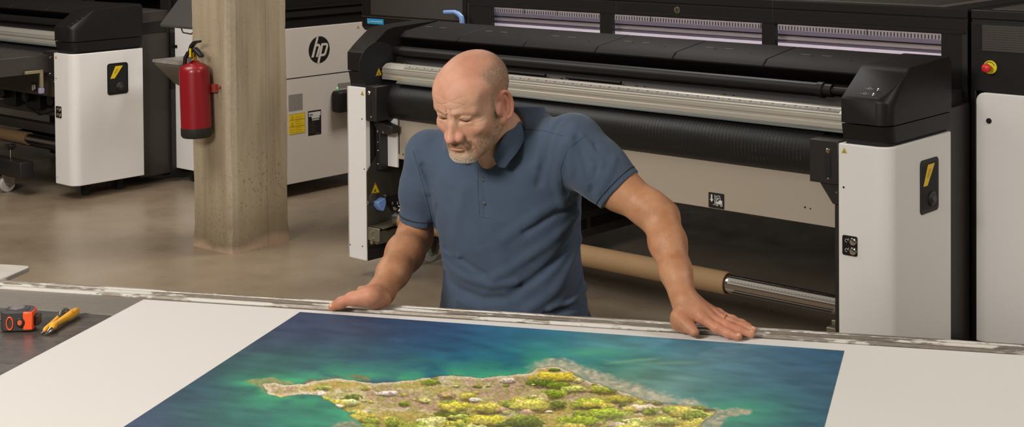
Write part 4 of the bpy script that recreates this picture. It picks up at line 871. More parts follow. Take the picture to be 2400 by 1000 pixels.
def left_hand(p):
    d = chain(p, [ELL_, lp(ELL_, WRL, .3), lp(ELL_, WRL, .65), WRL], [.0375, .0390, .0320, .0280], .02)
    w = WRL+np.array([0, 0, 0.])
    for nm, r0 in (('index', .0125), ('middle', .0125), ('ring', .012), ('little', .0115)):
        d = smin(d, cap(p, lp(w, LH[nm][0], .15), LH[nm][0], .019, r0-.0015), .016)
    d = smin(d, ell(p, tp_(1600, 750, .030), (.025, .022, .020)), .018)
    d = smin(d, cap(p, tp_(1591, 757, .022), tp_(1606, 767, .017), .015, .012), .012)
    for nm, r0 in (('index', .0100), ('middle', .0102), ('ring', .0096), ('little', .0086)):
        f = LH[nm]; c = chain(p, f, [r0+.0012, r0, r0*.90, r0*.80], .006); c = smin(c, sph(p, f[1], r0*.99), .005); d = smin(d, c, .0032)
        d = smin(d, sph(p, f[0]+np.array([0, 0, .001]), .0098), .008)
    t = chain(p, LHT, [.0150, .0130, .0120, .0104], .008); d = smin(d, t, .008)
    for nm in ('middle', 'ring', 'index'):
        a = lp(WRL, LH[nm][0], .35)+np.array([0, 0, .014]); d = smin(d, cap(p, a, LH[nm][0]+np.array([0, 0, .006]), .003, .004), .008)
    return d
RT_ = [tp_(862, 693, .042), tp_(824, 699, .034), tp_(799, 709, .023), tp_(779, 718.5, .0130)]
def rf(du, v, z): return TF.w(_rk[0]+du, v, TZ+z)
_rk = TF.loc(tp_(835, 700, .03))
RFG = [[rf(-.022+.019*j, .028+.004*j, .022), rf(-.030+.019*j, .040, -.004), rf(-.032+.019*j, .034, -.034), rf(-.030+.019*j, .020, -.050)] for j in range(4)]
def right_hand(p):
    d = chain(p, [ELR, lp(ELR, WRR, .3), lp(ELR, WRR, .65), WRR], [.041, .0435, .036, .030], .02)
    d = smin(d, cap(p, WRR, tp_(872, 694, .040), .027, .020), .02)
    d = smin(d, cap(p, tp_(880, 698, .032), tp_(835, 701, .032), .019, .014), .018)
    d = smin(d, cap(p, tp_(900, 701, .026), tp_(880, 703, .026), .016, .015), .014)
    for j, f in enumerate(RFG):
        d = smin(d, cap(p, lp(np.array(WRR), np.array(f[0]), .35), f[0], .016, .0105), .014)
        d = smin(d, chain(p, f, [.0112, .0105, .0095, .008], .006), .0045)
    d = smin(d, chain(p, RT_, [.0165, .0132, .0118, .0092], .008), .012)
    return d
def arms(p):
    d = chain(p, [SHL, UA1, UA2, ELL_], [.050, .0475, .0405, .037], .02); d = smin(d, ell(p, D3(1566, 500, 3.36), (.022, .024, .024)), .02)
    d2 = chain(p, [SHR, lp(SHR, ELR, .5), ELR], [.046, .040, .041], .02)
    return smin(smin(d, left_hand(p), .02), smin(d2, right_hand(p), .02), .01)
def body(p):
    d = torso(p, .014)
    for a, b, r0, r1 in SKC: d = smin(d, cap(p, a, b, r0-.012, r1-.012), .04)
    d = smin(d, cap(p, NB, NT, .060, .054), .035)
    d = smin(d, cap(p, h2w((.046, -.012, -.050)), D3(1140, 385, 3.43), .012, .009), .022)   # neck muscle
    d = smin(d, cap(p, D3(1152, 348, 3.450), D3(1137, 384, 3.462), .036, .012), .02)
    m = np.linalg.norm(p-HEADC.astype(f32), axis=1) < .19
    if m.any(): hd_ = np.full(len(p), 1., f32); hd_[m] = head(p[m]); hd_[~m] = np.linalg.norm(p[~m]-HEADC.astype(f32), axis=1)-.13; d = smin(d, hd_, .014)
    m = (p[:, 0] > SHL[0]-.12) | (p[:, 0] < SHR[0]+.12)
    if m.any(): q_ = d[m]; d[m] = smin(q_, arms(p[m]), .02)
    return d
MAN = empty('person', 'bald bearded man in a dark blue polo shirt leaning over the table with both hands on its rail', 'person', (float(D3(1200, 700, 3.62)[0]), float(D3(1200, 700, 3.62)[1]), 0))
MAN['label'] = 'bald bearded man in dark blue polo shirt leaning with both hands on the table rail'
MO = np.array(MAN.location)
HB = .0019 if not globals().get('QUICK') else .0035
V, Q = surface_nets(body, (-.52, 2.95, .80), (.66, 3.85, 1.62), HB)
Q = Q[(V[Q][:, :, 2] > .865).all(1)|(V[Q][:, :, 1] < 3.46).all(1)]
SKIN = mat('skin', (206, 150, 118), .55, spec=.38); g = N(SKIN)
n1 = g.noise(g.obj(), 22, 6, .6); n2 = g.noise(g.obj(), 160, 4, .6); at_ = lambda n_: (lambda x: (setattr(x, 'attribute_name', n_), x.outputs['Fac'])[1])(g.n('Attribute'))
c = g.ramp(n1, [(.3, lin((180, 132, 106))), (.55, lin((196, 151, 125))), (.8, lin((205, 164, 139)))])
c = g.mix(at_('tan'), c, g.ramp(n1, [(.3, lin((158, 106, 72))), (.55, lin((175, 125, 90))), (.8, lin((187, 141, 106)))]))
c = g.mix(g.math('MULTIPLY', at_('red'), .55), c, lin((196, 104, 84))); c = g.mix(g.math('MULTIPLY', at_('lips'), .35), c, lin((176, 98, 84)))
hc = g.ramp(n2, [(.35, lin((122, 98, 78))), (.65, lin((168, 144, 120)))]); c = g.mix(g.math('MULTIPLY', at_('hair'), .62), c, hc)
c = g.mix(g.math('MULTIPLY', at_('beard'), .45), c, hc)
frk = g.ramp(g.noise(g.obj(), 210, 2, .5), [(.66, (0,)*3), (.74, (1,)*3)]); c = g.mix(g.math('MULTIPLY', frk, .28), c, lin((150, 92, 64)))
g.l(c, g.b.inputs['Base Color']); g.b.inputs['Subsurface Weight'].default_value = .12; g.b.inputs['Subsurface Radius'].default_value = (.012, .005, .003); g.b.inputs['Subsurface Scale'].default_value = .6
g.bump(g.math('ADD', n2, g.math('MULTIPLY', n1, .6)), .22, .003)
bo = np_mesh('body', V-MO, Q, SKIN, MAN)
qv = w2h(V.astype(f32)); hx, hy_, hz_ = qv.T; ax = np.abs(hx); near = np.linalg.norm(V-HEADC, axis=1) < .17
jn = (fbm(qv*60, 3, 5)-.5)
# beard zone: jaw, chin, moustache
def beardw(q):
    x, y, z = q.T; a = np.abs(x); n_ = (fbm(q*45, 3, 5)-.5)*.010
    low = S_(-.058, -.074, z+n_-.62*np.clip(a-.032, 0, 1)); side = (1-(a > .070)*(y > -.03)*(y < .010)*(z > -.056))*S_(.054, .064, a+n_*.6)*S_(.010, -.004, z+n_)*S_(.018, .004, y+n_)*S_(-.016, -.004, y)
    mou = S_(-.050, -.055, z+n_*.5)*S_(.038, .030, a+n_)*(y > .07); nf = .35+.65*S_(.40, .60, fbm(q*70, 3, 15)); w = np.maximum(np.maximum(low*S_(-.01, .005, y), side)*nf, mou*1.1)
    lip = (a < .022)*(z > -.078)*(z < -.0620)*(y > .08); mid = 1-.65*np.exp(-((a-.017)/.008)**2-((z+.083)/.009)**2); under = S_(-.116, -.106, z); return w*(1-lip)*under*mid
def hairw(q):
    x, y, z = q.T; a = np.abs(x); n_ = (fbm(q*40, 3, 8)-.5)*.016
    w = S_(.046, .064, a+n_+.25*np.clip(-y-.03, 0, .1))*S_(.034, .014, y+n_)*S_(-.045, -.030, z)*S_(.105, .082, z+n_); w = np.maximum(w, S_(-.055, -.080, y+n_)*S_(-.05, -.03, z)*S_(.105, .08, z+n_))
    ear = np.maximum((a > .0700)*(y > -.038)*(y < .014)*(z < .030)*(z > -.06), (a > .0640)*(y > -.016)*(y < .012)*(z < .016)*(z > -.045)); nk = S_(.040, .022, y); return w*(1-ear)*nk
bw = np.where(near, beardw(qv), 0); hw = np.where(near, hairw(qv), 0)
lipw = near*(ax < .024)*S_(.024, .018, ax)*S_(-.0790, -.0745, hz_)*S_(-.0600, -.0630, hz_)*(hy_ > .08)
red = near*np.clip(1.*np.exp(-((hy_-.106)/.02)**2-(ax/.02)**2-((hz_+.04)/.016)**2)+.8*(ax > .0735)*(hy_ < .012)+.5*np.exp(-((ax-.042)/.02)**2-((hz_+.03)/.02)**2)*(hy_ > .03)+.35*S_(.0, .10, hz_), 0, 1)
hand = np.clip(1-np.linalg.norm(V-LH['middle'][1], axis=1)/.11, 0, 1)+np.clip(1-np.linalg.norm(V-RT_[1], axis=1)/.11, 0, 1)
for n_, w_ in (('beard', bw), ('hair', hw), ('lips', lipw), ('tan', S_(.13, .20, np.linalg.norm(V-HEADC, axis=1))*(1-.45*np.clip(hand, 0, 1))), ('red', np.clip(red+.7*hand, 0, 1))): attr(bo, n_, w_)

# eyes
EYW = mat('eye_white', (190, 158, 140), .5, spec=.2); IRI = mat('eye_iris', (40, 28, 22), .5, spec=.2)
for s in (1, -1):
    c = h2w((s*.0312, .0698, .0025)); mb = MB(); dn = h2w((s*.030, .12, -.034))-c; dn /= np.linalg.norm(dn)
    prof = [(1-math.cos(t), math.sin(t)) for t in np.linspace(.02, math.pi-.02, 18)]
    R0 = .0134*HS; mb.lathe([(a_/2, b_*R0) for a_, b_ in prof], c+dn*R0-MO, c-dn*R0-MO, 28, 0); ball = mb.build('eye', EYW, MAN, smooth=80)
    mb = MB(); mb.lathe([(0, .001), (.4, .0045), (1, .0056)], c+dn*(R0+.0006)-MO, c+dn*(R0-.0012)-MO, 20); mb.build('iris', IRI, ball, smooth=80)
    mb = MB(); mb.tube([h2w((s*a_, b_-.0012, c_))-MO for a_, b_, c_ in ((.0180, .0800, -.0034), (.0240, .0855, -.0010), (.0312, .0868, -.0002), (.0390, .0840, -.0010), (.0460, .0770, -.0036))], .0007, 6, rs=[.0003, .0007, .0008, .0008, .0003]); mb.build('eyelashes', mat('lash_brown', (84, 52, 40), .6), MAN, smooth=80)
# short hair, beard and brows as fine tapered strands
def strands(name, wfn, n, ln, jit, cols, parent, zone=None, thick=.00035, lie=(0, 0, -1.), seed=1, kind=True):
    rs = np.random.RandomState(seed); tri = V[Q]; cen = tri.mean(1); sel = np.linalg.norm(cen-HEADC, axis=1) < .17; tri = tri[sel]; cen = cen[sel]
    w = wfn(w2h(cen.astype(f32))); ar = np.linalg.norm(np.cross(tri[:, 1]-tri[:, 0], tri[:, 3]-tri[:, 0]), axis=1); pr = w*ar; pr = pr/pr.sum()
    ii = rs.choice(len(cen), n, p=pr); a, b = rs.rand(2, n, 1); pt = tri[ii, 0]+(tri[ii, 1]-tri[ii, 0])*a+(tri[ii, 3]-tri[ii, 0])*b
    nn = np.cross(tri[ii, 1]-tri[ii, 0], tri[ii, 3]-tri[ii, 0]); nn /= np.linalg.norm(nn, axis=1)[:, None]+1e-12; out = np.einsum('ij,ij->i', nn, pt-HEADC) < 0; nn[out] *= -1
    lie_w = np.array(lie)@HM.T; d = nn*.55+lie_w[None]*.75+rs.randn(n, 3)*jit; d /= np.linalg.norm(d, axis=1)[:, None]
    L = ln*(.6+.8*rs.rand(n, 1)); tip = pt+d*L; mid = pt+(d+nn*.15)*L*.5; sd = np.cross(d, rs.randn(n, 3)); sd /= np.linalg.norm(sd, axis=1)[:, None]; sd *= thick
    VV = np.stack([pt-sd, pt+sd, mid+sd*.8, mid-sd*.8, tip+sd*.2, tip-sd*.2], 1).reshape(-1, 3)-MO; o = np.arange(n)[:, None]*6
    QQ = np.concatenate([o+np.array([[0, 1, 2, 3]]), o+np.array([[3, 2, 4, 5]])], 0)
    m = mat(name+'_strands', cols[0], .5); gg = N(m); at = gg.n('Attribute'); at.attribute_name = 'tone'; gg.l(gg.ramp(at.outputs['Fac'], [(0., lin(cols[0])), (.5, lin(cols[1])), (1., lin(cols[2]))]), gg.b.inputs['Base Color'])
    ob = np_mesh(name, VV, QQ, m, parent, smooth=False); tn = wfn.tone(w2h(pt.astype(f32)), rs) if hasattr(wfn, 'tone') else rs.rand(n); attr(ob, 'tone', np.repeat(tn, 6))
    if kind: ob['kind'] = 'stuff'
    return ob
def t_beard(q, rs): x, y, z = q.T; a = np.abs(x); g_ = .18+1.05*S_(-.072, -.090, z)*S_(.045, .020, a)+.35*S_(.035, .055, a)*S_(-.03, -.06, z); return np.clip(g_*.75+.5*(rs.rand(len(x))-.35), 0, 1)
beardw.tone = t_beard
strands('beard', beardw, 15000, .0026, .40, ((120, 80, 52), (172, 142, 112), (226, 214, 196)), bo, thick=.00016, lie=(0, .25, -1.), seed=2)
def t_hair(q, rs): return np.clip(.35+.5*S_(.0, -.04, q[:, 1])*0+.6*(rs.rand(len(q))-.4), 0, 1)
hairw.tone = t_hair
strands('hair', hairw, 15000, .0021, .30, ((104, 84, 66), (146, 126, 104), (190, 172, 150)), bo, thick=.00017, lie=(0, -.8, -.7), seed=3)
def browf(q):
    x, y, z = q.T; a = np.abs(x); t = np.clip((a-.013)/.038, 0, 1); zc = .0165+.0065*np.sin(t*2.6)-.002*t; return (np.abs(z-zc) < .0048-.0022*t)*(a > .012)*(a < .052)*(y > .04)
strands('eyebrows', browf, 300, .0040, .25, ((150, 108, 82), (176, 136, 108), (196, 160, 132)), bo, thick=.00015, lie=(.3, .2, .2), seed=4)
def arm_hair(n=3200):
    rs = np.random.RandomState(9); tri = V[Q]; cen = tri.mean(1); w = np.zeros(len(cen))
    for e_, w_ in ((ELL_, WRL), (ELR, WRR)):
        t = ((cen-e_)@(w_-e_))/((w_-e_)@(w_-e_)); dd = np.linalg.norm(cen-(e_+(w_-e_)*np.clip(t, 0, 1)[:, None]), axis=1); w = np.maximum(w, (dd < .065)*S_(-.25, .15, t)*S_(1.15, .9, t))
    ar = np.linalg.norm(np.cross(tri[:, 1]-tri[:, 0], tri[:, 3]-tri[:, 0]), axis=1); pr = w*ar; pr /= pr.sum(); ii = rs.choice(len(cen), n, p=pr); pt = tri[ii].mean(1)+rs.randn(n, 3)*.0004
    nn = np.cross(tri[ii, 1]-tri[ii, 0], tri[ii, 3]-tri[ii, 0]); nn /= np.linalg.norm(nn, axis=1)[:, None]+1e-12
    c_ = np.where((pt[:, 0] > .05)[:, None], lp(ELL_, WRL, .5)[None], lp(ELR, WRR, .5)[None]); fl = np.einsum('ij,ij->i', nn, pt-c_) < 0; nn[fl] *= -1
    ax2 = np.where((pt[:, 0] > .05)[:, None], (WRL-ELL_)[None], (WRR-ELR)[None]); ax2 /= np.linalg.norm(ax2, axis=1)[:, None]; d = ax2*.8+nn*.25+np.cross(ax2, nn)*.5+rs.randn(n, 3)*.18; d /= np.linalg.norm(d, axis=1)[:, None]
    L = .007*(.5+rs.rand(n, 1)); sd = np.cross(d, nn); sd /= np.linalg.norm(sd, axis=1)[:, None]; sd *= .00010; mid = pt+d*L*.5; tip = pt+(d-nn*.15)*L
    VV = np.stack([pt-sd, pt+sd, mid+sd*.8, mid-sd*.8, tip+sd*.2, tip-sd*.2], 1).reshape(-1, 3)-MO; o = np.arange(n)[:, None]*6
    ob = np_mesh('arm_hair', VV, np.concatenate([o+np.array([[0, 1, 2, 3]]), o+np.array([[3, 2, 4, 5]])], 0), mat('fine_arm_hair', (172, 122, 88), .5), bo, smooth=False); ob['kind'] = 'stuff'
arm_hair()
# nails
NAIL = mat('fingernail', (204, 152, 126), .3)
def nail(tip, prev, r, up=(0, 0, 1.)):
    tip = np.array(tip); prev = np.array(prev); d = tip-prev; d /= np.linalg.norm(d); up = np.array(up, float); up -= d*(up@d); up /= np.linalg.norm(up); sd = np.cross(d, up)
    c = tip-d*.0010+up*r*.60; mb = MB(); nn_ = 12; vs = []
    for i_ in range(nn_+1):
        ph = math.pi*i_/nn_
        for j in range(16): a = 2*math.pi*j/16; vs.append(c+d*.0062*math.cos(ph) + (sd*r*.70*math.cos(a)+up*r*.43*math.sin(a))*math.sin(ph)**.7-MO if 0 < i_ < nn_ else c+d*.0062*math.cos(ph)-MO)
    mb.add(vs, [(i_*16+j, i_*16+(j+1) % 16, (i_+1)*16+(j+1) % 16, (i_+1)*16+j) for i_ in range(nn_) for j in range(16)]); return mb.build('fingernail', NAIL, bo, smooth=80)
nail(LHT[3], LHT[2], .0100, (-.1, -.6, 1)); nail(LH['index'][3], LH['index'][2], .0080, (0, -.3, 1)); nail(LH['middle'][3], LH['middle'][2], .0082); nail(LH['ring'][3], LH['ring'][2], .0077); nail(RT_[3], RT_[2], .0095, (0, -.55, 1))
rp_ = LH['ring']; c = lp(rp_[0], rp_[1], .62); dr_ = rp_[1]-rp_[0]; dr_ /= np.linalg.norm(dr_)
mb = MB(); u_ = np.cross(dr_, [0, 0, 1.]); u_ /= np.linalg.norm(u_); w_ = np.cross(u_, dr_); mb.tube([c+(u_*math.cos(t)+w_*math.sin(t))*.0108-MO for t in np.linspace(0, 2*math.pi, 30)], .0013, 8); mb.build('gold_ring', BRASS, MAN, smooth=80)

# ---- polo shirt --------------------------------------------------
CFL, CFR = D3(1452, 445, 3.385), D3(981, 518, 3.625)
axL = CFL-SHL; axL = axL/np.linalg.norm(axL); axR = CFR-SHR; axR = axR/np.linalg.norm(axR)
def shirt0(p):
    d = torso(p)
    for a, b, r0, r1 in SKC: d = smin(d, cap(p, a, b, r0, r1), .05)
    sl_ = chain(p, [SHL-axL*.02, lp(SHL, CFL, .5), CFL+axL*.06], [.070, .0605, .0555], .03); sl_ = np.maximum(sl_, (p-CFL.astype(f32))@axL.astype(f32))
    sr_ = chain(p, [SHR+np.array([.004, 0, .004]), lp(SHR, CFR, .5), CFR+axR*.05], [.054, .0490, .0475], .03); sr_ = np.maximum(sr_, (p-CFR.astype(f32))@axR.astype(f32))
    d = smin(d, sl_, .028); d = smin(d, sr_, .016)
    cavL = cap(p, lp(SHL, CFL, .75), CFL+axL*.08, .0500, .0505); cavR = cap(p, lp(SHR, CFR, .72), CFR+axR*.08, .0420, .0430)
    d = np.maximum(d, -cavL); d = np.maximum(d, -cavR)
    # neck opening
    d = smax(d, -cap(p, D3(1170, 330, 3.475), D3(1150, 240, 3.42), .060, .072), .006)
    d = smax(d, -chain(p, [D3(1133, 391, 3.405), D3(1137, 370, 3.415), D3(1150, 343, 3.43)], [.001, .018, .044], .01), .003)
    return np.maximum(d, .795-p[:, 2])
def march(x, y, fn=None, d0=3.0, d1=3.75):
    fn = fn or shirt0; r = ray(x, y); t = d0
    for _ in range(120):
        v = float(fn((CP+r*t)[None].astype(f32))[0])
        if v < .0004: return CP+r*t
        t += max(v*.7, .0006)
        if t > d1: return None
    return CP+r*t
FOLDS = [  # (points in the frame, width m, height m)
    ([(1352, 500), (1310, 545), (1240, 600), (1160, 650)], .012, .0045), ([(1355, 530), (1320, 590), (1270, 640), (1200, 690)], .012, -.004),
    ([(1358, 560), (1335, 620), (1300, 680), (1240, 725)], .013, .005), ([(1366, 640), (1345, 690), (1300, 730)], .010, -.004), ([(1376, 700), (1340, 722), (1280, 738)], .009, -.005), ([(1372, 670), (1340, 705), (1290, 724)], .009, .005),
    ([(1045, 585), (1085, 610), (1130, 640)], .010, -.0035), ([(1042, 610), (1080, 645), (1150, 668), (1210, 660)], .011, .005), ([(1040, 640), (1070, 675), (1130, 700), (1180, 700)], .010, -.004), ([(1036, 668), (1075, 702), (1130, 722)], .011, .0045), ([(1032, 700), (1075, 728), (1120, 738)], .009, -.004),
    ([(1285, 280), (1272, 310), (1262, 350), (1258, 385)], .010, .004), ([(1310, 285), (1290, 320), (1280, 370), (1262, 430)], .010, -.004), ([(1345, 300), (1325, 335), (1312, 380), (1305, 430), (1318, 480)], .011, .004),
    ([(1362, 318), (1385, 345), (1410, 385)], .009, .004), ([(1352, 325), (1365, 365), (1380, 420)], .009, -.0035), ([(1335, 340), (1340, 400), (1352, 450)], .010, .0035), ([(1440, 372), (1425, 410), (1405, 450)], .010, .003), ([(1395, 340), (1400, 390), (1385, 455)], .009, -.003),
    ([(1345, 480), (1300, 500), (1230, 545)], .010, -.003), ([(1330, 460), (1260, 500), (1180, 560)], .014, .003),
    ([(1012, 535), (1022, 480), (1008, 430), (990, 390)], .008, -.005), ([(1020, 560), (1040, 590), (1075, 600)], .009, .004), ([(972, 355), (985, 400), (1002, 450)], .010, .003),
    ([(1150, 520), (1170, 590), (1190, 640)], .018, .002), ([(1090, 440), (1075, 500), (1060, 560)], .018, .002), ([(1130, 395), (1135, 450), (1138, 505)], .006, -.0012)]
FS = []
for pts, wd, am in FOLDS:
    am *= 1.5; wd *= .88; w3 = [march(*q_) for q_ in pts]; w3 = [q_ for q_ in w3 if q_ is not None]
    if len(w3) > 1: FS.append((w3, wd, am))
def shirt(p):
    d = shirt0(p).astype(float)
    m = np.abs(d) < .035
    if m.any():
        pp = p[m]; add = np.zeros(len(pp))
        for pts, wd, am in FS:
            c = None
            for i_ in range(len(pts)-1): k_ = cap(pp, pts[i_], pts[i_+1], 0.); c = k_ if c is None else np.minimum(c, k_)
            add += am*np.exp(-(c/wd)**2)
        add += .0070*(fbm(pp.astype(float)*np.array([10, 10, 16]), 3, 4)-.5)
        d[m] = d[m]-add
    return np.maximum(d, .795-p[:, 2])
HSH = .0025 if not globals().get('QUICK') else .005
V2, Q2 = surface_nets(shirt, (-.36, 3.15, .78), (.42, 3.90, 1.42), HSH)
SHIRT = mat('navy_pique_cotton', (62, 75, 92), .85, spec=.2); g = N(SHIRT)
n1 = g.noise(g.obj(), 5, 4); n2 = g.noise(g.obj((1, 1, 1)), 420, 2); c = g.ramp(n1, [(.3, lin((60, 72, 89))), (.7, lin((69, 82, 100)))]); g.l(c, g.b.inputs['Base Color'])
g.bump(n2, .35, .001); g.b.inputs['Sheen Weight'].default_value = .12; g.b.inputs['Sheen Roughness'].default_value = .5
so_ = np_mesh('polo_shirt', V2-MO, Q2, SHIRT, MAN)
SEAM = mat('navy_seam_thread', (50, 61, 78), .9); PIPE = mat('dark_cuff_piping', (26, 28, 36), .8)
def ring_on(fn, c, ax_, r, name, m, rad, rmax=.09, par=None):
    u_ = np.cross(ax_, [0, 0, 1.]); u_ /= np.linalg.norm(u_); w_ = np.cross(ax_, u_); pts = []
    for t in np.linspace(0, 2*math.pi, 49):
        dd = u_*math.cos(t)+w_*math.sin(t); lo_, hi_ = .02, rmax; rr_ = np.linspace(.03, rmax, 80); vv = fn((c+dd[None]*rr_[:, None]).astype(f32)); k_ = np.where(vv > 0)[0]; ins_ = np.where(vv < 0)[0]
        if len(ins_) == 0: continue
        j = ins_[-1] if len(ins_) else 0; rr = rr_[min(j+1, 79)]-(rr_[1]-rr_[0])*.5; pts.append(c+dd*rr-MO)
    mb = MB(); mb.tube(pts, rad, 8); return mb.build(name, m, par or so_, smooth=80)
slL = lambda p: chain(p, [SHL-axL*.02, lp(SHL, CFL, .5), CFL+axL*.06], [.070, .0605, .0555], .03)+.0004
slR = lambda p: chain(p, [SHR+np.array([.004, 0, .004]), lp(SHR, CFR, .5), CFR+axR*.05], [.054, .0490, .0475], .03)-.0003
ring_on(slL, CFL-axL*.013, axL, .055, 'cuff_piping', PIPE, .0019, .085); ring_on(slR, CFR-axR*.014, axR, .045, 'cuff_piping', PIPE, .0016, .075)
def seam(pts, name='seam', m=SEAM, rad=.0006):
    w3 = []
    for (a, b) in zip(pts[:-1], pts[1:]):
        for t in np.linspace(0, 1, 13)[:-1]:
            q_ = march(a[0]+(b[0]-a[0])*t, a[1]+(b[1]-a[1])*t, shirt)
            if q_ is not None: w3.append(q_-MO)
    if len(w3) > 2: mb = MB(); mb.tube(w3, rad, 6); return mb.build(name, m, so_, smooth=80)
seam([(1372, 318), (1330, 350), (1314, 395), (1318, 440), (1335, 470), (1356, 482)], 'sleeve_seam'); seam([(968, 352), (980, 395), (996, 450), (1008, 500), (1013, 530)], 'sleeve_seam')
seam([(1226, 302), (1275, 306), (1325, 320)], 'shoulder_seam'); seam([(1121, 400), (1120, 450), (1124, 506)], 'placket_edge'); seam([(1124, 508), (1150, 511)], 'placket_stitch')
BUT = mat('dark_shirt_button', (70, 76, 84), .3)
for (bx_, by_) in ((1132, 420), (1134.5, 474)):
    c = march(bx_, by_, shirt); mb = MB(); fr_ = CP-c; fr_ /= np.linalg.norm(fr_); mb.lathe([(0, .0058), (.6, .0058), (1, .0045)], c-fr_*.0005-MO, c+fr_*.0024-MO, 20); b_ = mb.build('button', BUT, so_)
    mb = MB(); u_ = np.cross(fr_, [0, 0, 1.]); u_ /= np.linalg.norm(u_); w_ = np.cross(fr_, u_)
    for s1 in (-1, 1):
        for s2 in (-1, 1): k_ = c+u_*.0014*s1+w_*.0014*s2-MO; mb.cyl(k_+fr_*.0022, k_+fr_*.0028, .0005, n=6)
    mb.build('button_thread', LBLW, b_, smooth=0)
# collar: stand and folded leaf swept round the neck
CR = [D3(1160, 372, 3.412), D3(1170, 358, 3.410), D3(1186, 338, 3.42), D3(1200, 308, 3.46), D3(1203, 280, 3.52), D3(1175, 268, 3.575), D3(1125, 280, 3.59), D3(1085, 305, 3.565), D3(1066, 332, 3.51), D3(1076, 350, 3.475), D3(1096, 366, 3.445)]
CR = np.array(CR)
def cat(P_, n=8):
    out = []
    for i_ in range(len(P_)-1):
        p0 = P_[max(i_-1, 0)]; p1 = P_[i_]; p2 = P_[i_+1]; p3 = P_[min(i_+2, len(P_)-1)]
        for t in np.linspace(0, 1, n, endpoint=False): out.append(.5*((2*p1)+(-p0+p2)*t+(2*p0-5*p1+4*p2-p3)*t*t+(-p0+3*p1-3*p2+p3)*t**3))
    return np.array(out+[P_[-1]])
cc = cat(CR); nC = len(cc); axis_up = np.array(NT)-np.array(NB); axis_up /= np.linalg.norm(axis_up); cm = (CR[1]+CR[6])/2
rows = []
for i_, c in enumerate(cc):
    o_ = c-cm; o_ -= axis_up*(o_@axis_up); o_ /= np.linalg.norm(o_); t = i_/(nC-1); fr_ = min(t, 1-t)*2
    lf = (.008+.014*S_(.0, .045, np.array(fr_))+.020*S_(.02, .20, np.array(fr_)))*(1-.35*S_(.75, .95, np.array(t)))  # leaf length grows from the front
    hgt = .014+.014*S_(0, .35, np.array(fr_))
    dn = -axis_up*.80+o_*.45; dn /= np.linalg.norm(dn)
    top = c+axis_up*hgt+o_*.002; rows.append([c-axis_up*.012+o_*.001, c+axis_up*hgt*.5, top, top+o_*.006+axis_up*.001, top+o_*.010-axis_up*.006, top+o_*.010+dn*lf*.5, top+o_*.012+dn*lf])
rows = np.array(rows); nr = rows.shape[1]; vs = (rows.reshape(-1, 3)-MO)
mb = MB(); mb.add(vs, [(i_*nr+j, i_*nr+j+1, (i_+1)*nr+j+1, (i_+1)*nr+j) for i_ in range(nC-1) for j in range(nr-1)]); co_ = mb.build('collar', SHIRT, so_, smooth=80)
sd_ = co_.modifiers.new('thick', 'SOLIDIFY'); sd_.thickness = .0025; sd_.offset = 0; sb_ = co_.modifiers.new('sub', 'SUBSURF'); sb_.levels = 2; sb_.render_levels = 2
# ---- trousers and shoes (behind the table)
TRO = mat('dark_trousers', (44, 50, 62), .85); SHO = mat('brown_leather_shoe', (60, 44, 34), .45)
hipc = np.array([_sx[40], _sy[40]]); BR = np.array([math.cos(BY), math.sin(BY)]); BF = np.array([-math.sin(BY), math.cos(BY)])
def g3(s, f, z): q_ = hipc+BR*s+BF*f; return np.array([q_[0], q_[1], z])
def trousers(p):
    d = ell(p, g3(0, .0, .80), (.170, .118, .14), np.array([[BR[0], BF[0], 0], [BR[1], BF[1], 0], [0, 0, 1]]))
    for s in (-1, 1):
        l_ = chain(p, [g3(.085*s, .02, .80), g3(.10*s, .06, .48), g3(.12*s, .10, .10)], [.105, .078, .068], .03); l_ = np.maximum(l_, .045-p[:, 2]); d = smin(d, l_, .03)
    return np.maximum(d, p[:, 2]-.86)+.003*(fbm(p.astype(float)*14, 3, 2)-.5)
V3, Q3 = surface_nets(trousers, (-.35, 3.2, .0), (.45, 4.2, .95), .009); np_mesh('trousers', V3-MO, Q3, TRO, MAN)
for s in (-1, 1):
    def shoe(p, s=s): d = chain(p, [g3(.12*s, .12, .055), g3(.125*s, .0, .045), g3(.13*s, -.10, .035)], [.042, .043, .034], .02); return np.maximum(d, .0-p[:, 2]+.002)
    a_ = g3(.12*s, 0, 0); V4, Q4 = surface_nets(shoe, a_+np.array([-.2, -.25, -.01]), a_+np.array([.2, .25, .13]), .005); np_mesh('shoe', V4-MO, Q4, SHO, MAN)
# child pieces are modelled around the man's own origin
# ------------------------------------------------------------------ fire extinguisher on the pillar
vx = -.19
bt_ = MF.onv(461, 322, vx); tp_ = MF.onv(455.5, 160, vx); u_b, zb = bt_[0], bt_[2]; u_t, zt = tp_[0], tp_[2]
FE = empty('fire_extinguisher', 'red fire extinguisher with black base hanging on the concrete pillar', 'fire extinguisher', tuple(MF.w(u_b, vx, zb)), AM)
tilt = (u_t-u_b)/(zt-zb); R_ = .0785
H1 = MF.onv(458, 298, vx)[2]-zb; H2 = MF.onv(456, 163, vx)[2]-zb; H3 = MF.onv(455, 147, vx)[2]-zb
ax_ = lambda h: (tilt*h, 0, h)
q = lambda n, mb, m, par=FE, **k: mb.build(n, m, par, **k)
q('cylinder', MB().lathe([(0, R_), (.86, R_), (.90, R_*.985), (.94, R_*.90), (.975, R_*.70), (1, R_*.38), (1.03, R_*.30)], ax_(H1-.01), ax_(H3), 48), RED, smooth=60)
q('base_boot', MB().lathe([(0, R_*.80), (.06, R_*.92), (.3, R_*1.02), (1, R_*1.02), (1.0, R_*.98)], ax_(0), ax_(H1), 48), mat('black_rubber_boot', (30, 27, 26), .55), smooth=50)
zn = H3
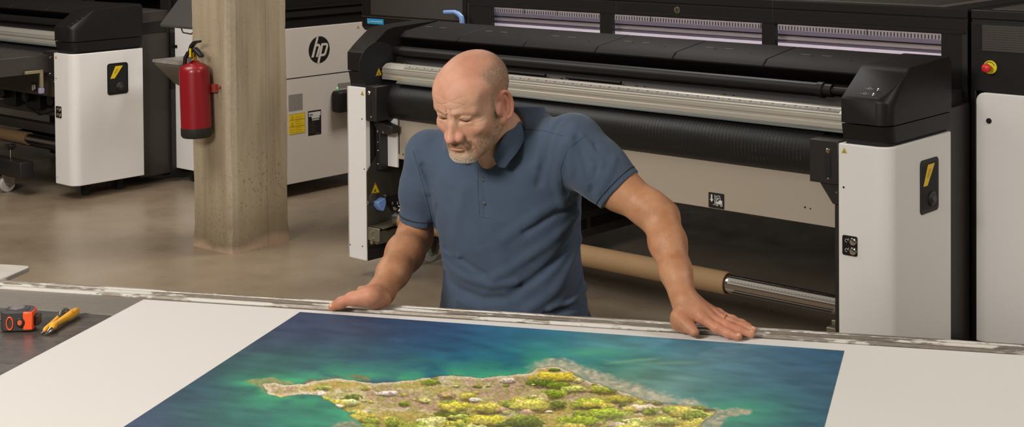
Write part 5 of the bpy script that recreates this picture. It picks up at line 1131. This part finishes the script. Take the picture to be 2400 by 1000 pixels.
q('valve_body', MB().lathe([(0, .020), (.3, .020), (.31, .014), (.6, .014), (.61, .018), (1, .018)], ax_(zn-.005), ax_(zn+.055), 20).cyl((tilt*zn-.03, -.01, zn+.022), (tilt*zn+.02, -.01, zn+.022), .009), BRASS)
q('pressure_gauge', MB().cyl((tilt*zn+.005, -.018, zn+.02), (tilt*zn+.008, -.034, zn+.02), .014, n=20), CHROME)
hd = MB(); x0 = tilt*zn
hd.prism([(x0-.022, zn+.040), (x0+.005, zn+.062), (x0+.062, zn+.030), (x0+.070, zn+.042), (x0+.060, zn+.052), (x0+.010, zn+.082), (x0-.02, zn+.068), (x0-.03, zn+.05)], 'v', -.014, .014)
hd.prism([(x0-.028, zn+.052), (x0-.012, zn+.080), (x0+.012, zn+.100), (x0+.050, zn+.108), (x0+.054, zn+.114), (x0+.048, zn+.120), (x0+.002, zn+.112), (x0-.026, zn+.090), (x0-.038, zn+.06)], 'v', -.012, .012)
q('squeeze_handle', hd, mat('black_handle', (24, 22, 21), .4), bevel=.003)
q('safety_pin', MB().box(x0-.012, x0-.002, -.022, -.014, zn+.03, zn+.075), YEL, bevel=.002)
q('hose', MB().tube([(x0-.022, 0, zn+.052), (x0-.045, -.005, zn+.048), (x0-.062, -.01, zn+.020), (x0-.068, -.01, zn-.02)], .011, 12), bpy.data.materials['black_handle'])
q('wall_bracket', MB().box(tilt*.36+.03, tilt*.36+.088, .06, .085, H2*.66, H2*.78).cyl((.090, .07, H2*.74), (.090, .085, H2*.74), .008), mat('bracket_red_worn', (150, 60, 50), .5, var=.3, vscale=40), bevel=.002)

# ------------------------------------------------------------------ shelf and monitor in front of the far printer
F_ = LF; SF = empty('wall_shelf', 'small scuffed grey metal shelf on a triangular bracket, left of the pillar', 'shelf', tuple(F_.o), F_.a)
zt_ = .93
a1 = F_.onv(357, 139, .45); zt_ = a1[2]; u0s = a1[0]; v0s = .45
mt = mat('scuffed_shelf_metal', (150, 142, 134), .45, metal=.3, var=.35, vscale=30)
q = lambda n, mb, m, par=SF, **k: mb.build(n, m, par, **k)
q('shelf_top', MB().box(u0s, u0s+.27, v0s-.0, .785, zt_-.018, zt_), mt, bevel=.002)
q('bracket', MB().prism([(v0s+.01, zt_-.018), (v0s+.01, zt_-.03), (.60, zt_-.16), (.783, zt_-.26), (.783, zt_-.018)], 'u', u0s+.01, u0s+.26), mat('olive_bracket_paint', (110, 102, 86), .45), bevel=.002)
MN = empty('control_monitor', 'dark grey tilted control monitor partly hidden by the pillar', 'monitor', tuple(F_.o), F_.a)
b1, b2 = F_.onv(373, 58, .30), F_.onv(452, 66, .30)
q = lambda n, mb, m, par=MN, **k: mb.build(n, m, par, **k)
mb = MB(); L_ = .42; zb1 = b1[2]; tl = (.30, .30)
mb.prism([(.30, zb1), (.315, zb1-.015), (.315+.27, zb1-.015+.27), (.30+.27, zb1+.28)], 'u', b1[0], b1[0]+L_)
q('monitor_case', mb, SCREEN, bevel=.005)
q('mount_arm', MB().box(b1[0]+.15, b1[0]+.25, .42, .79, zb1+.02, zb1+.08), DARK, bevel=.004)
q('cable_loop', MB().tube([(b1[0]+.19, .32, zb1-.01), (b1[0]+.22, .31, zb1-.035), (b1[0]+.30, .31, zb1-.04), (b1[0]+.34, .32, zb1-.01)], .004, 8), DARK)

# trolley with caster at far left
TR = empty('media_trolley', 'dark trolley beam with a star knob and one grey caster, low at the left edge', 'trolley', tuple(LF.w(2.2, -.1, 0)), AM)
q = lambda n, mb, m, par=TR, **k: mb.build(n, m, par, **k)
q('beam', MB().box(-.9, .315, -.05, .04, .115, .215).box(-.9, .0, -.30, .03, .13, .19), DARK, bevel=.004)
q('caster', MB().cyl((.055, -.0, .05), (.085, -.0, .05), .05, n=30), RUBW, bevel=.004)
q('caster_fork', MB().prism([(-.05, .115), (.05, .115), (.035, .05), (.0, .03), (-.02, .05)], 'u', .046, .052).prism([(-.05, .115), (.05, .115), (.035, .05), (.0, .03), (-.02, .05)], 'u', .088, .094).cyl((.04, 0, .05), (.10, 0, .05), .012), STEEL, bevel=.001)
kn = MB(); kn.cyl((.12, 0, .215), (.12, 0, .275), .006, m=1); kn.lathe([(0, .012), (.3, .018), (.8, .020), (1, .014)], (.12, 0, .270), (.12, 0, .305), 16)
for j in range(4): t = j*math.pi/2+.4; kn.box(.12+.026*math.cos(t)-.009, .12+.026*math.cos(t)+.009, .026*math.sin(t)-.009, .026*math.sin(t)+.009, .285, .303)
q('star_knob', kn, [DARK, STEEL], bevel=.002)

# ------------------------------------------------------------------ hand tools on the table
def tw(u, v, z=0): return tuple(TF.w(u, v, TZ+z))
# tape measure
p0 = TF.onz(45, 770, TZ)
TM = empty('tape_measure', 'black and orange tape measure lying at the left edge of the table', 'tape measure', tuple(TF.w(p0[0], p0[1], TZ)), TF.a+.28); TM.scale = (.86, .86, .95)
q = lambda n, mb, m, par=TM, **k: mb.build(n, m, par, **k)
TMB = mat('black_tape_rubber', (48, 43, 40), .55, bump=.06, bscale=300); ORG = mat('orange_tape_plastic', (232, 84, 32), .4)
# build as a rounded block: outline in (u,v) plan as D-shape, standing on its side face
out = [(-.040, -.010)]+[(-.036+.0*t, 0) for t in ()]+[(.030, -.028), (.038, -.020), (.038, .022), (.022, .034), (-.010, .036), (-.032, .026), (-.042, .008)]
def dshape(s=1., o=(0, 0)):
    pts = [(.036, -.030), (.041, -.025), (.041, .004), (.036, .020), (.022, .032), (.004, .037), (-.016, .034), (-.032, .022), (-.040, .004), (-.041, -.014), (-.036, -.026), (-.026, -.030)]
    return [(a*s+o[0], b*s+o[1]) for a, b in pts]
q('case', MB().prism(dshape(), 'z', .001, .046), TMB, bevel=.0105, seg=5)
q('top_grip', MB().prism(dshape(.70), 'z', .040, .0475), mat('dark_rubber_ring', (34, 31, 29), .45), bevel=.003)
dd_ = MB(); dd_.lathe([(0, .019), (1, .0175)], (-.004, .004, .0470), (-.004, .004, .0490), 28)
dm_ = q('round_label', dd_, mat('grey_speckled_label', (120, 108, 110), .4, var=.5, vscale=120))
q('orange_shell', MB().prism([(.018, -.0315), (.0425, -.0315), (.0425, .010), (.035, .024), (.030, .020), (.036, .004), (.034, -.018), (.018, -.022)], 'z', .004, .0455).prism([(-.030, .0225), (-.036, .0265), (-.048, .004), (-.043, .0)], 'z', .012, .034), ORG, bevel=.003)
lk = MB(); lk.lathe([(0, .011), (.6, .011), (1, .009)], (.012, -.0300, .022), (.012, -.0345, .022), 20, 0); lk.lathe([(0, .0065), (1, .005)], (.012, -.0345, .022), (.012, -.0375, .022), 16, 1)
q('lock_button', lk, [DARK, mat('dull_orange_button', (196, 96, 52), .4)])
rg = MB(); rg.tube([(-.014+.008*math.cos(t), -.0305, .020+.014*math.sin(t)) for t in np.linspace(0, 2*math.pi, 20)], .0018, 8); q('orange_ring', rg, ORG)
q('belt_clip', MB().box(.0425, .054, -.020, .010, .012, .034), mat('brown_black_clip', (40, 32, 26), .35), bevel=.002)
q('wrist_loop', MB().tube([(-.04, .0, .02), (-.055, .004, .02), (-.07, .0, .012)], .003, 8), DARK)

# folding cutter / snap blade knife : two yellow arms joined by a dark hinge cap
ORY = mat('orange_yellow_plastic', (238, 172, 36), .38)
a0 = TF.onz(104, 779, TZ); b0_ = TF.onz(150, 735, TZ)
KN = empty('utility_cutter', 'yellow two-armed cutter with steel tips on the dark steel table top', 'cutter', (0, 0, 0))
q = lambda n, mb, m, par=KN, **k: mb.build(n, m, par, **k)
def tp(x, y, z): return hz(x, y, TZ+z)
def taper(pts, rs, m, name, par=KN, flat=1., n=14):
    mb = MB(); mb.tube([p for p in pts], 0, n, rs=rs); return mb.build(name, m, par, smooth=60)
mainarm = taper([tp(121, 769, .010), tp(124, 765, .012), tp(130, 759, .010), tp(146, 749, .011), tp(160, 741, .013), tp(172, 733, .013), tp(179, 728.5, .012), tp(182, 727, .010)], [.004, .0085, .0062, .0072, .0088, .0092, .0082, .004], ORY, 'main_handle')
q('hang_hole', MB().lathe([(0, .0028), (1, .0028)], tp(171, 729, .020), tp(171, 729, .0225), 12), mat('hole_shadow_orange', (190, 120, 20), .5), mainarm)
arm2 = taper([tp(103, 776, .006), tp(106, 772, .008), tp(118, 760, .008), tp(130, 749, .009), tp(143, 738, .010)], [.003, .0052, .0045, .0045, .005], ORY, 'slim_handle')
taper([tp(140, 742, .012), tp(143, 736, .013), tp(150, 731, .015), tp(158, 730, .015), tp(161, 731, .013)], [.004, .0085, .0095, .008, .004], mat('dark_grey_hinge_cap', (70, 66, 62), .35), 'hinge_cap')
taper([tp(122, 768, .009), tp(117, 775, .007), tp(106, 783.5, .002)], [.0055, .0055, .0015], STEEL, 'steel_tip', mainarm)
taper([tp(104, 775, .006), tp(101, 778, .004), tp(95, 782, .002)], [.0042, .0036, .0012], STEEL, 'steel_tip', arm2)
q('spring_strip', MB().tube([tp(118, 770, .004), tp(130, 758, .005), tp(146, 744, .006)], .0022, 8), mat('brown_wire', (120, 84, 50), .4, metal=.5))

# ------------------------------------------------------------------ light
w = bpy.data.worlds.new('world'); SC.world = w; w.use_nodes = True; bg = w.node_tree.nodes['Background']; bg.inputs[0].default_value = (1, .95, .88, 1); bg.inputs[1].default_value = .05
def area(name, loc, target, size, power, color, sy=None):
    l = bpy.data.lights.new(name, 'AREA'); l.energy = power; l.color = color; l.shape = 'RECTANGLE'; l.size = size; l.size_y = sy or size
    o = bpy.data.objects.new(name, l); COL.objects.link(o); o.location = loc
    o.rotation_euler = (Vector(target)-Vector(loc)).to_track_quat('-Z', 'Y').to_euler(); return o
WARM = (1, .965, .92)
area('key_light', (-3.4, -.4, 3.9), (.3, 5.6, .8), 1.5, 325, WARM)
area('ceiling_light_front', (-1.6, .9, 4.1), (-1.4, 1.8, 0), 2.0, 26, WARM)
area('ceiling_light_rear', (-3.5, 7.0, 4.1), (-3.5, 7.5, 0), 2.5, 140, WARM)
area('fill_light_behind', (.4, 8.4, 4.05), (-1.4, 9.6, .3), 1.4, 110, WARM)  # added fill, no real fixture: brightens the far cabinet's logo side
area('fill_light_right', (3.9, 2.4, 3.95), (2.2, 6.0, .8), 1.5, 96, WARM)  # invented fill from the right front, lifts the side cabinet and module door
SC.view_settings.view_transform = 'Standard'; SC.view_settings.look = 'None'; SC.view_settings.gamma = 1; SC.view_settings.exposure = 0.36
